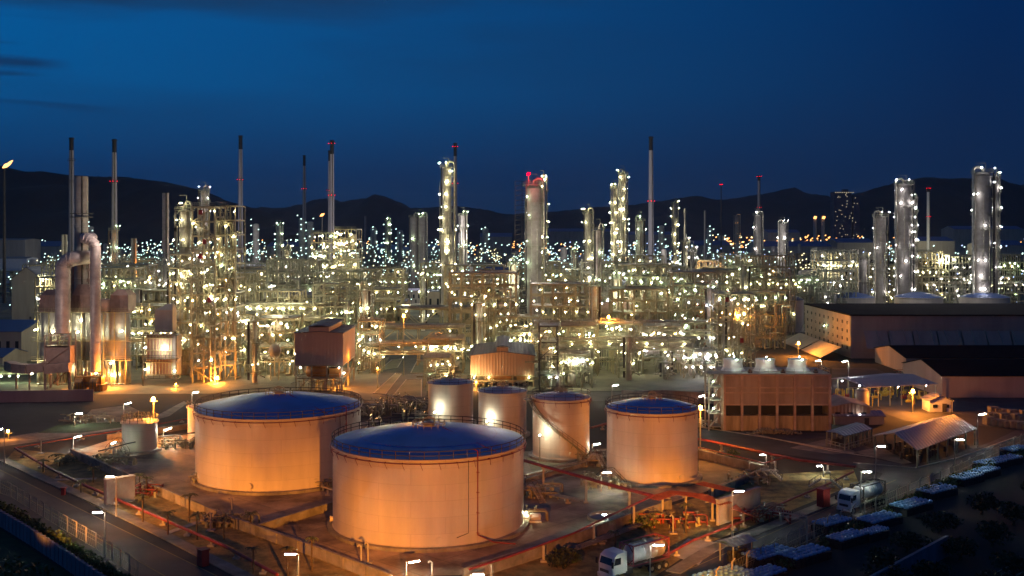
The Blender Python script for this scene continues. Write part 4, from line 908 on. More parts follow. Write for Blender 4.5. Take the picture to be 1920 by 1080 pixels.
# long warehouse ---------------------------------------------------
o = thing('warehouse', 'very long dark warehouse with flat black roof and sloping screens', 'warehouse', (125,393,0)); zt = 15.7; Lx = 150
b = MB(); b.box(Lx/2, 30.5, 0, Lx, 61, zt); b.build('wall', 'wallg', o)
b = MB(); b.box(Lx/2, 30.4, zt+.01, Lx+1.2, 62.2, .5); b.build('roof', 'roofk', o)
b = MB()
for k in range(6): b.box(Lx/2, -.06, 2+k*2.2, Lx-.1, .1, .12)
for i in range(16): x = 9+i*5.0; b.bar((x,-.3,10.5),(x+.9,-3.6,4.2),.22); b.bar((x,-.2,10.5),(x,-.2,4),.15)
b.build('screen_frame', 'wallb', o)
for i in range(10): b = MB(); b.quad((4.5+i*9,-3.7,4.0),(13+i*9,-3.7,4.0),(13+i*9,-.4,10.2),(4.5+i*9,-.4,10.2)); b.build('sloping_screen', 'wallg', o)
b = MB(); b.box(-.12, 30.5, .1, .2, 60.8, zt-.2); b.build('end_wall', 'wallb', o)
b = MB()
for r_ in range(4):
    for i in range(10): b.box(-.26, 4+i*5.9, 3.0+r_*3.1, .12, 1.4, 1.2)
b.build('window', 'black', o)
b = MB()
for i in range(12): y = 3+i*4.6; b.bar((-.4,y,13),(-4.2,y+4,3.2),.14)
for z_ in (5,8,11): b.bar((-2.4,2,z_),(-2.4,56,z_),.12)
b.build('brace', 'wallb', o)
for i, (y0,y1) in enumerate(((-4,22),(24,52))):
    b = MB(); b.quad((-12.5,y0,.8),(-5,y0,4.6),(-5,y1,4.6),(-12.5,y1,.8)); b.quad((-12.5,y0,.7),(-12.5,y1,.7),(-5,y1,4.5),(-5,y0,4.5)); b.build('sloping_end_screen', 'wallb', o)
lamp(o, (-1.2, 30, 9.5), 'Lg', .6)
# service buildings on the right ------------------------------------
def house(label, x0, x1, y0, y1, h, rise, wall_m, roof_m, along='X', name='building', wins=0, cat='building', door=True):
    o = thing(name, label, cat, ((x0+x1)/2, (y0+y1)/2, 0)); a, c = (x1-x0)/2, (y1-y0)/2
    b = MB(); b.box(0,0,0,2*a,2*c,h)
    if along == 'Y': b.add([(-a,-c,h),(a,-c,h),(0,-c,h+rise)],[(0,1,2)]); b.add([(-a,c,h),(a,c,h),(0,c,h+rise)],[(2,1,0)])
    else: b.add([(-a,-c,h),(-a,c,h),(-a,0,h+rise)],[(2,1,0)]); b.add([(a,-c,h),(a,c,h),(a,0,h+rise)],[(0,1,2)])
    b.build('wall', wall_m, o); b = MB(); gable(b, -a, a, -c, c, h, h+rise, along); b.build('roof', roof_m, o)
    for i in range(wins):
        b = MB(); b.box(-a+(i+.5)*2*a/wins, -c-.04, h*.4, min(1.2, a/wins), .1, h*.3); b.build('window', 'glass', o)
    if door: b = MB(); b.box(a*.3,-c-.05,0,1.1,.12,min(2.2,h*.8)); b.build('door','steeld',o)
    return o
house('low dark brown roofed hall in front of the long warehouse', 130, 210, 352, 382, 5, 2.5, 'wallg', 'roofk')
house('long low warehouse with blue-black roof and beige end at the right edge', 121, 205, 300, 330, 6, 3, 'wallg', 'roofk')
house('tiny white gatehouse with pitched roof on the right', 108, 114, 276, 281, 2.8, 1.5, 'white', 'roofg', 'Y', 'gatehouse', 2)
house('low beige annex building beside the gatehouse road', 78, 90, 258, 264, 2.0, .8, 'wallb', 'roofg', 'X')
def open_shed(label, pts, h, rise, roof_m, ridge, name='open_shed', th=.15):
    """pts: 4 ground corners given in metres, ridge between the mid points of sides 0-1 and 2-3"""
    o = thing(name, label, 'shed', (pts[0][0], pts[0][1], 0)); O = Vector((pts[0][0], pts[0][1], 0)); P = [Vector((x,y,0))-O for x,y in pts]
    b = MB(); A, B_, C, D_ = [p+Vector((0,0,h)) for p in P]; m0 = (A+B_)/2+Vector((0,0,rise)); m1 = (C+D_)/2+Vector((0,0,rise)); t = Vector((0,0,th))
    ms = []
    for q in ((A,m0,m1,D_),(m0,B_,C,m1)):
        b.add([*q, *[x+t for x in q]], [(3,2,1,0),(4,5,6,7),(0,1,5,4),(1,2,6,5),(2,3,7,6),(3,0,4,7)])
    b.build('roof', roof_m, o); b = MB(); n = 6
    for i in range(n+1):
        for u, v in ((P[0],P[3]),(P[1],P[2])): p = u.lerp(v,.02+.96*i/n)+(P[1]-P[0])*(.03 if u == P[0] else -.03); b.box(p.x,p.y,0,.25,.25,h)
    b.build('post', 'steel', o); return o, P
g = lambda x, y, z=0: tuple(G(x, y, z))[:2]
# open shed with the blue-white roof
eA, eB, eC, eD = g(1635,818,3.6), g(1720,845,3.6), g(1832,804,3.6), g(1748,786,3.6)
os_, P = open_shed('long open shed with grey-blue gabled roof whose far end glows orange', [eA,eB,eC,eD], 3.6, 2.0, 'roofg', 0)
b = MB()
for i in range(60):
    u, v = R.uniform(.1,.9), R.uniform(.05,.95); p = P[0].lerp(P[1],u).lerp(P[3].lerp(P[2],u),v); b.tube((p.x,p.y,.3),(p.x,p.y,1.2+R.uniform(-.3,1)),.3,8)
b.build('stored_drums','steeld',os_)
p = G(1790,842); light((99.5, 240.5, 8.2), SOD, 2600, .3)
o = thing('assumed_lamp_post', 'assumed sodium lamp hanging over the far end of the open shed roof', 'street lamp', (100.5, 244, 0)); b = MB(); b.tube((0,0,0),(0,0,8.2),.1,6); b.bar((0,0,8.2),(-.9,-3,8.5),.1); b.build('pole','steeld',o)  # lamp assumed from the orange glow on the far roof end
eA, eB, eC, eD = g(1548,808,3.2), g(1584,817,3.2), g(1636,803,3.2), g(1606,791,3.2)
os_, P = open_shed('small flat canopy with teal roof and white railings before the open shed', [eA,eB,eC,eD], 3.0, .3, 'roofb', 0, 'canopy')
b = MB(); b.rail([P[0],P[1],P[2]],1.3,.1,1.5); b.build('railing','concl',os_)
b = MB(); 
for i in range(14): p = P[0].lerp(P[2],R.random()*.8+.1); b.box(p.x+R.uniform(-1,1),p.y,0,.6,.5,R.uniform(.8,1.8))
b.build('stored_goods','steeld',os_)
o = house('brown roofed pump house with lit white interior right of the cooling tower', 77.5, 87, 259, 271, 4.0, 1.1, 'tan', 'cool', 'Y', 'pump_house', 3); lamp(o, (-5.3,-4,2.8), 'Lg', .35); lamp(o,(2,-6.6,2.4),'Lv',.3)
light((75.6,262,3),(.9,1,.8),350,.3)
eA, eB, eC, eD = (88,300),(94,283),(116,290),(110,312)
os_, P = open_shed('roofed pump shelter with red and yellow pumps lit from below', [eA,eB,eC,eD], 5.2, 1.2, 'roofg', 0, 'pump_shelter')
b = MB(); c = MB()
for i in range(26):
    p = P[0].lerp(P[1],R.random()).lerp(P[3].lerp(P[2],R.random()),R.random()); e = MB(); e.drum((p.x-.7,p.y,.9),(p.x+.7,p.y,.9),.4,8); e.build('pump','redc' if i % 2 else 'yelp',os_); c.path([(p.x,p.y,.9),(p.x,p.y,2.6),(p.x+1.8,p.y,2.6),(p.x+1.8,p.y,0)],.14,6)
c.build('pipes','yelp',os_)
for u,v in ((.1,.2),(.1,.5),(.3,.8),(.6,.15),(.9,.5),(.9,.9)): p = P[0].lerp(P[1],u).lerp(P[3].lerp(P[2],u),v); lamp(os_,(p.x,p.y,4.6),'Lv',.55)
# beige bales at the right edge
bm_ = MB(); bm_.box(0,0,0,2.2,1.8,1.7); bo = bm_.build('bale','beige'); k = 0
for i in range(9):
    for j in range(3):
        q = bo if k == 0 else bpy.data.objects.new('bale', bo.data)
        if k: COL.objects.link(q)
        p = G(1862+i*12-j*4, 778+j*9+i*1.5); q.location = (p.x,p.y,0); q.rotation_euler = (0,0,R.uniform(-.2,.2)); q.scale = (1,1,R.uniform(.8,1.35)); tag(q, 'square pale wrapped bale standing in the stockyard at the right edge','bale','wrapped bales in the right stockyard'); k += 1
# distillation top: red-grey loading structure before warehouse
manifold('red loading rack with two tall white goalposts before the warehouse', 1742, 712, 20, 8, 40, 900, 6, 'orangep')
for i, x in enumerate((1748, 1763)): p = G(x, 712); o = thing('goalpost_frame', f'tall white {"left" if i == 0 else "right"} one of two goalpost frames by the red loading rack','frame',p); b = MB(); b.bar((-.7,0,0),(-.7,0,5.5),.25); b.bar((.7,0,0),(.7,0,5.5),.25); b.bar((-.7,0,5.5),(.7,0,5.5),.25); b.build('frame','white',o)
o = thing('vertical_vessel','white vertical cylinder vessel with ladder behind the pump house','vessel',G(1617,770)); b = MB(); b.drum((0,0,1.2),(0,0,5.2),1.7,20); b.build('shell','tank',o); b = MB(); b.ring((0,0,5.4),1.9,.06,20); b.tube((-3.4,0,0),(-3.4,0,6),.08,6); b.bar((-3.4,0,6),(0,0,6),.1); b.build('top_rail','steel',o)

# left background buildings ------------------------------------------
house('grey gabled hall at far left with lit band under its roof', XD(22,560), XD(76,560), 560, 600, ZD(535,560)+3.5, 6, 'wallb', 'roofd', 'Y')
house('long dark blue roofed workshop left of the furnace complex', XD(-60,380), XD(40,380), 380, 410, 11, 3, 'wallb', 'roofb', 'X', wins=6)
house('low shed with beige wall and blue roof at the far left edge', XD(-60,345), XD(5,345), 345, 362, 6, 2, 'wallb', 'roofb', 'X', wins=4)
house('pale block building at the far left below the flare stack', XD(-20,900), XD(47,900), 900, 930, ZD(450,900), 1, 'wallb', 'wallb', 'X')
house('white low building with glowing front at the far left', XD(0,820), XD(50,820), 820, 840, ZD(485,820), 1, 'white', 'wallb', 'X')
house('beige hall with grey roof right of the zigzag-braced frame', XD(438,760), XD(482,760), 760, 830, ZD(502,760)-3, 5, 'wallb', 'roofd', 'X')
house('beige gabled shed left of the lattice reactor structure', XD(470,800), XD(498,800), 800, 820, ZD(500,800)-2, 4, 'wallb', 'roofd', 'Y')
house('long low white building behind the alley with orange lamps', XD(670,720), XD(740,720), 720, 745, 10, 1.5, 'white', 'roofd', 'X', wins=8)
house('pinkish control building with flat roof behind the alley', XD(742,700), XD(800,700), 700, 720, 8, 1, 'wallb', 'roofg', 'X', wins=6)
house('orange lit square building right of the reactor structure', XD(720,560), XD(762,560), 560, 580, 10, .8, 'tan', 'roofd', 'X', wins=3)
house('yellow lit block left of the tallest lamp-lit column', XD(800,600), XD(828,600), 600, 618, 13, .8, 'wallb', 'roofd', 'X', wins=2)
for i, (x0, x1, yt, D) in enumerate(sorted(((1030,1150,434,2200),(1570,1640,455,1500),(1700,1790,452,1500),(1790,1920,430,1900),(1440,1500,436,2200),(1180,1260,440,2100),(1850,1925,460,1400),(1420,1560,462,1300),(900,960,444,1700),(1300,1370,460,1400),(50,110,462,1300),(500,560,462,1500)))):
    house(f'distant low industrial hall, {od(i)} from the left behind the plant', XD(x0,D), XD(x1,D), D, D+60, ZD(yt,D), 6, 'wallb', 'roofb', 'X', 'distant_hall', door=False)
# far tower blocks
o = thing('apartment_block', 'distant dark high-rise pair with lights along the crown before the hills', 'building', (XD(1588,3200),3200,0)); b = MB()
zt = ZD(360,3200); b.box(-18,0,0,52,40,zt); b.box(24,6,0,20,40,zt*.94); b.box(-6,0,zt,14,20,8)
b.build('wall','cityd',o); b = MB()
for i in range(40): b.box(R.uniform(-42,30), -20.6, R.uniform(20,zt-6), 2.4, .5, 2)
b.build('window','win',o); b = MB()
for i in range(9): b.box(-40+i*6.5, -20.8, zt-3, 4.2, .5, 1.8)
b.build('crown_light','win',o)
# ================================================================ chimneys
def chimney(label, px, D, ytop, w0, w1, ybase=None, cap=.2, beacons=(), m='chim', plats=(), name='chimney'):
    X = XD(px, D); z1 = ZD(ytop, D); r1 = w0*D/F/2; r0 = w1*D/F/2; o = thing(name, label, 'chimney', (X,D,0)); zc = z1-(z1)*cap*.6 if cap else z1
    if cap: zc = z1 - cap*D/F
    b = MB(); b.lathe([(r0,0),(r1+(r0-r1)*.02,zc)], 20)
    for k in range(1, 8): zz = zc*k/8; rr = r0+(r1-r0)*k/8; b.lathe([(rr+.04,zz),(rr+.12,zz+.1),(rr+.12,zz+.35),(rr+.04,zz+.45)], 20)
    if not cap: b.lathe([(r1,zc),(r1*.8,zc),(r1*.8,zc-2)], 20)
    b.build('shaft', m, o)
    if cap: b = MB(); b.lathe([(r1,zc),(r1,z1-1),(r1*1.25,z1-.9),(r1*1.25,z1-.3),(r1*.9,z1),(r1*.7,z1-1)], 20); b.build('cap', 'black', o)
    b = MB()
    for yv in list(plats)+[y for y, _ in beacons]:
        zz = ZD(yv, D)+.6; rr = r0+(r1-r0)*zz/z1; b.lathe([(rr,zz-1.2),(rr+1.3,zz-1.2),(rr+1.3,zz-1.0),(rr,zz-1.0)], 16); b.ring((0,0,zz), rr+1.3, .1, 16)
    b.bar((r0*.5,-r0*.9,0),(r1*.5,-r1*.95,zc),.5,.3); b.build('platform', 'steeld', o)
    for yv, s in beacons:
        zz = ZD(yv, D); rr = r0+(r1-r0)*zz/z1
        for a in (-150,-90,-30): a = math.radians(a); q = lamp(o, ((rr+1.0)*math.cos(a), (rr+1.0)*math.sin(a), zz), 'Fr', s*D/700*1.0, 'beacon_light')
    return o
chimney('tall white chimney with black top behind the thick grey stack', 134, 700, 258, 8, 12, cap=24, plats=(300,340))
chimney('tall white chimney with one red beacon band left of the hill saddle', 214.5, 650, 261, 8, 13, cap=25, beacons=((340,1),))
chimney('tall chimney with red band standing right of the zigzag-braced frame', 451, 900, 254, 7, 11, cap=26, beacons=((337,.8),))
chimney('slim chimney with red band left of the reactor structure', 570.5, 1150, 291, 5, 9, cap=20, beacons=((354,.7),))
chimney('front one of the twin chimneys above the reactor structure', 622.5, 720, 263, 7, 9, cap=26, beacons=((269,.8),(366,1.0)))
chimney('rear shorter one of the twin chimneys above the reactor structure', 618, 780, 282, 5, 7, cap=20, beacons=((357,.5),))
chimney('white chimney with red lights at its tip behind the tallest lamp-lit column', 853.5, 900, 268, 6, 10, cap=25, beacons=((275,.9),(344,.9)))
chimney('thickest tall white chimney with clean shaft right of centre', 1220.5, 800, 256, 7.5, 12, cap=26, beacons=((377,1.1),))
chimney('short chimney with red crown rising from a column on the right', 1423, 1000, 329, 5, 7, cap=10, beacons=((331,.8),(389,.5)))
chimney('far white chimney with red cap before the right hill', 1740.5, 1500, 352, 5.5, 6.5, cap=8, beacons=((353,.8),(406,.8)), m='white')
chimney('thin pale stack rising behind the cooled yard, left of a twin', 1284.5, 1100, 391, 4, 4.5, cap=0)
chimney('thin pale stack to the right of its similar neighbour', 1322, 1100, 395, 4, 5, cap=0)
chimney('thin pale stack left of the tank farm lights', 685, 1400, 405, 3, 3.5, cap=0)
chimney('thick ribbed pinkish stack without cap left of the tall frames', 310.5, 480, 362, 12, 12, cap=0, m='copper')
chimney('left one of two short stacks crowned by orange lamps', 1528, 1500, 405, 6.5, 7, cap=0)
chimney('right one of two short stacks crowned by orange lamps', 1543, 1500, 405, 6.5, 7, cap=0)
chimney('short fat grey stack with dark ring left of the furnaces', 121, 520, 440, 10, 12, cap=0, m='clad')
chimney('grey ringed stack between two furnace halls', 251, 520, 447, 10, 11, cap=0, m='clad')
chimney('thin dark mast with a red light on top right of centre', 1352, 1200, 343, 1.4, 2.2, cap=0, beacons=((346,.9),), m='steeld', name='radio_mast')
chimney('slim pole topped by a small orange flame above the reactor structure', 604, 700, 406, 2, 2, cap=0, m='steeld', name='flare_pole')
for X, Dd, zz, s in ((XD(604,700),700,ZD(403,700),.9),):
    o = thing('flare_flame','small orange flame at the tip of the slim pole','flame',(X,Dd,zz)); b = MB(); b.octa((0,0,0),2.2*s,1.0*s); b.build('flame','flame',o)
o = chimney('dark flare stack at the left edge', 8, 700, 315, 3.2, 7, cap=0, m='steeld', name='flare_stack')
o = thing('flare_flame','bright flame streaming to the right from the left flare stack','flame',(XD(8,700),700,ZD(312,700))); b = MB(); b.path([(-1,0,-1),(1,0,.5),(3,0,1.6),(4.4,0,3.0),(5.6,0,4)],1,7,rs=[.4,1.3,1.0,.7,.15]); b.build('flame','flame',o)
for x in (1527,1543): o = thing('stack_lamp',f'orange lamp on the crown of the {"left" if x < 1530 else "right"} short stack','lamp',(XD(x,1500),1496,ZD(408,1500))); b = MB(); b.octa((0,0,0),3,2.4); b.build('bulb','Fo',o)

# ================================================================ distillation columns
def column(label, px, D, ytop, w_, ybase=None, plats=6, riser=-1, kind='Lw', m='clad', taper=None, lamps=2, seed=0, ls=1.0, top=True, name='distillation_column', half=True, group=None):
    r_ = random.Random(seed+int(px)); X = XD(px, D); h = ZD(ytop, D); r = w_*D/F/2; o = thing(name, label, 'column', (X,D,0), 0, group)
    b = MB(); b.lathe([(r*1.15,0),(r,3)], 20)
    r2 = r*(taper or 1); hs = h-r2*.6
    if taper: hm = h*.55; b.lathe([(r,3),(r,hm),(r2,hm+r*1.2),(r2,hs)], 20)
    else: b.lathe([(r,3),(r,hs)], 20)
    b.lathe([(r2,hs),(r2*.85,hs+r2*.35),(r2*.4,hs+r2*.58),(0,h)], 20, sharp=False)
    n = int(h/4)
    for k in range(1, n): zz = k*4; rr = r if (not taper or zz < h*.55) else r2; b.lathe([(rr,zz),(rr+.07,zz+.02),(rr+.07,zz+.22),(rr,zz+.24)], 20)
    b.build('shell', m, o)
    b = MB(); rr = r*.16+.12; sx = riser; x = sx*(r+rr+.35); y = -r*.35
    b.path([(0,-.0,h-.2),(0,0,h+1.4),(sx*r*.5,y*.5,h+2.6),(x*.85,y,h+2.2),(x,y,h+.8),(x,y,2.5),(x+sx*2,y,1.6)], rr, 8); b.path([(-sx*(r+.5),-r*.3,h*.9),(-sx*(r+.5),-r*.3,h*.3),(-sx*(r+2.5),-r*.3,h*.28)], .18, 6)
    b.path([(r*.4,-r-.4,h*.7),(r*.4,-r-.4,h*.12)], .22, 6); b.path([(-r*.3,-r-.35,h*.85),(-r*.3,-r-.35,h*.4)], .15, 6)
    b.build('overhead_pipe', 'pipe', o)
    lb = MB()
    for k in range(plats):
        zz = h*(.16+.84*(k+.7*r_.random()*.4)/max(1,plats-1)) if k < plats-1 else h-.6
        zz = min(zz, h-.6); rp = r2 if (taper and zz > h*.55) else r
        a0 = r_.uniform(-2.6,-1.2) if half and k < plats-1 else 0; a1 = a0+r_.uniform(2.4,4.2) if half and k < plats-1 else 2*PI
        p = MB(); ro = rp+1.5; p.lathe([(rp+.02,zz),(ro,zz),(ro,zz+.2),(rp+.02,zz+.2)], 14, a0=a0, a1=a1)
        p.ring((0,0,zz+1.25), ro, .06, 14, 4, a0, a1); p.ring((0,0,zz+.75), ro, .05, 14, 4, a0, a1)
        for i in range(15): a = a0+(a1-a0)*i/14; p.bar((ro*math.cos(a),ro*math.sin(a),zz+.2),(ro*math.cos(a),ro*math.sin(a),zz+1.25),.07)
        for i in range(3): a = a0+(a1-a0)*(i+.5)/3; p.bar((ro*math.cos(a),ro*math.sin(a),zz),(rp*math.cos(a),rp*math.sin(a),zz-1.4),.12)
        p.build('platform', 'steel', o)
        for i in range(lamps):
            a = r_.choice([-2.9,-2.2,-1.57,-.9,-.25])+r_.uniform(-.2,.2) ; lamp(o, ((ro+.2)*math.cos(a),(ro+.2)*math.sin(a),zz+2.5), kind, ls*r_.choice([.5,.65,.8]))
        lz = zz-h/plats; lb.bar((ro*.7*sx*-1,-ro*.75,max(1,lz)),(ro*.7*sx*-1,-ro*.75,zz),.7,.12)
    lb.build('ladder','steeld',o)
    if top: b = MB(); b.rail([(-r2,-r2,h),(r2,-r2,h),(r2,r2,h)],1.5,.08,1.5); b.bar((r2*.4,0,h),(r2*.4,0,h+4.5),.2); b.bar((r2*.4,0,h+4.5),(-r2*.9,0,h+4.5),.18); b.build('davit','steel',o)
    return o
CL = [
 ('brightest tall column strung with lamp-lit platforms left of the central one', 838, 590, 312, 23, 12, 1, 'Lw', .72, 3, 1.35),
 ('largest central silver column with a red light above it', 1001, 490, 345, 29, 7, 1, 'Lg', None, 1, 1.0),
 ('slim column attached to the right side of the largest central one', 1017, 497, 338, 11, 9, 1, 'Lw', None, 2, 1.0),
 ('taller right member of the lamp-lit twin columns', 1168, 640, 325, 11, 12, -1, 'Lw', None, 2, 1.3),
 ('shorter left member of the lamp-lit twin columns', 1153, 645, 352, 10, 11, -1, 'Lw', None, 2, 1.2),
 ('thick banded column second from the right edge with a side pipe', 1695, 590, 344, 27, 9, -1, 'Lv', None, 2, 1.1),
 ('tallest thick column at the right edge with a bent side pipe', 1842, 560, 322, 30, 9, -1, 'Lv', None, 2, 1.1),
 ('medium column left of the thick banded one on the right', 1651, 600, 404, 20, 5, -1, 'Lv', None, 2, 1.1),
 ('short column topped by a white lamp on the right of the warm town lights', 1468, 850, 418, 14, 4, -1, 'Lv', None, 2, 1.5),
 ('column with chimney growing out of its head', 1421, 900, 402, 14, 4, 1, 'Lv', None, 1, 1.5),
 ('lamp-lit column between the central and the twin columns', 1103, 600, 398, 13, 6, 1, 'Lw', None, 2, 1.2),
 ('column right of the twin columns with bent head pipe', 1200, 620, 412, 11, 6, -1, 'Lg', None, 2, 1.1),
 ('thin yellowish column far right of the thick white chimney', 1265, 1100, 380, 9, 8, 1, 'Lw', None, 2, 1.8),
 ('left cylinder of the pair left of the brightest column', 776, 900, 405, 14, 3, 1, 'Lg', None, 1, 1.5),
 ('right cylinder of the pair left of the brightest column', 792, 900, 404, 14, 3, 1, 'Lg', None, 1, 1.5),
 ('column partly hidden just right of the brightest column', 868, 720, 402, 11, 5, 1, 'Lg', None, 2, 1.2),
 ('stout column in the lattice left of the zigzag-braced frame', 346, 350, 392, 20, 8, 1, 'Lw', None, 2, .9),
 ('silver cylinder behind the small red furnace', 331, 375, 505, 19, 4, 1, 'Lw', None, 2, .9),
 ('far lattice-topped column above the zigzag-braced frame', 383, 620, 356, 13, 8, 1, 'Lv', None, 2, .8),
 ('vertical vessel with domed head at the right plant corner', 1370, 352, 553, 14, 3, 1, 'Lw', None, 1, .7),
 ('grey column in the yard with a skirt and round platform', 1179, 336, 628, 11, 3, 1, 'Lw', None, 1, .8),
 ('slim column right of the grey skirted one', 1247, 338, 676, 10, 2, 1, 'Lv', None, 1, .7),
 ('stubby dark column in the lit yard', 1155+95, 345, 655, 8, 2, -1, 'Lw', None, 1, .7),
 ('pinkish ribbed column behind the platform hood', 1123, 470, 430, 11, 4, 1, 'Lg', None, 1, .9),
 ('pipe-like column left of the pinkish ribbed one', 1073, 400, 560, 10, 3, 1, 'Lw', None, 2, .8),
 ('column between the furnaces and the tall chimney with red band', 214, 540, 430, 9, 4, 1, 'Lg', None, 2, .9),
 ('yellow lit column in the lattice right of the alley', 940, 520, 530, 14, 4, 1, 'Lw', None, 2, 1.0),
 ('slender vertical vessel at the left side of the brown shed', 478, 330, 600, 9, 3, 1, 'Lw', None, 1, .7),
 ('slim column above the pipe racks left of the reactor structure', 537, 520, 468, 10, 5, 1, 'Lw', None, 2, 1.0),
 ('left vessel of the lit pair before the reactor structure', 519, 500, 490, 11, 4, -1, 'Lw', None, 2, 1.0),
 ('short column in the distance left of the reactor structure', 524, 1000, 422, 10, 5, 1, 'Lg', None, 2, 1.4),
 ('short far column with stacked lamps right of the reactor structure', 727, 1300, 412, 9, 6, 1, 'Lg', None, 2, 1.6),
 ('column at the right edge of the frame between tall ones', 1868, 610, 330, 8, 7, 1, 'Lv', None, 2, 1.0),
 ('slim column on the right shoulder of the thick banded one', 1712, 600, 372, 9, 7, 1, 'Lv', None, 2, 1.0),
 ('orange warm lit far column above the town lights', 1381, 1500, 405, 10, 5, 1, 'Fo', None, 2, 2.2),
 ('small reactor column right of the column with a chimney in its head', 1618, 560, 482, 15, 3, 1, 'Lw', None, 1, 1.0),
 ('white lit slender column left of centre behind the drums', 1298, 520, 470, 9, 5, 1, 'Lv', None, 2, 1.0),
]
for i, a in enumerate(CL):
    lb, px, D, yt, w_, pl, rs, kd, tp, nl, ls = a
    column(lb, px, D, yt, w_, plats=pl, riser=rs, kind=kd, taper=tp, lamps=nl, seed=i*7, ls=ls, m='copper' if 'pinkish' in lb else 'clad')
light((XD(990,480), 480, ZD(324,480)), (1,.02,.05), 5000, .5)
o = thing('beacon_lamp','large red beacon glowing on top of the central column','lamp',(XD(991,484),484,ZD(326,484))); b = MB(); b.octa((0,0,0),1.1,.8); b.build('bulb','Fr',o); b = MB(); b.bar((0,0,-1),(0,0,-6),.3); b.build('post','steel',o)
o = thing('top_scaffold','dark lattice scaffold crown behind the head of the central column','scaffold',(XD(985,520),520,0)); b = MB(); zt = ZD(340,520)
for x in (-5,-1.6,1.8,5):
    for y in (-2,2): b.bar((x,y,0),(x,y,zt),.25)
for k in range(30): b.bar((-5,-2,zt*(k+1)/30),(5,-2,zt*(k+1)/30),.2); b.bar((-5,-2,zt*k/30),(5,-2,zt*(k+1)/30),.14)
b.build('lattice','steeld',o)

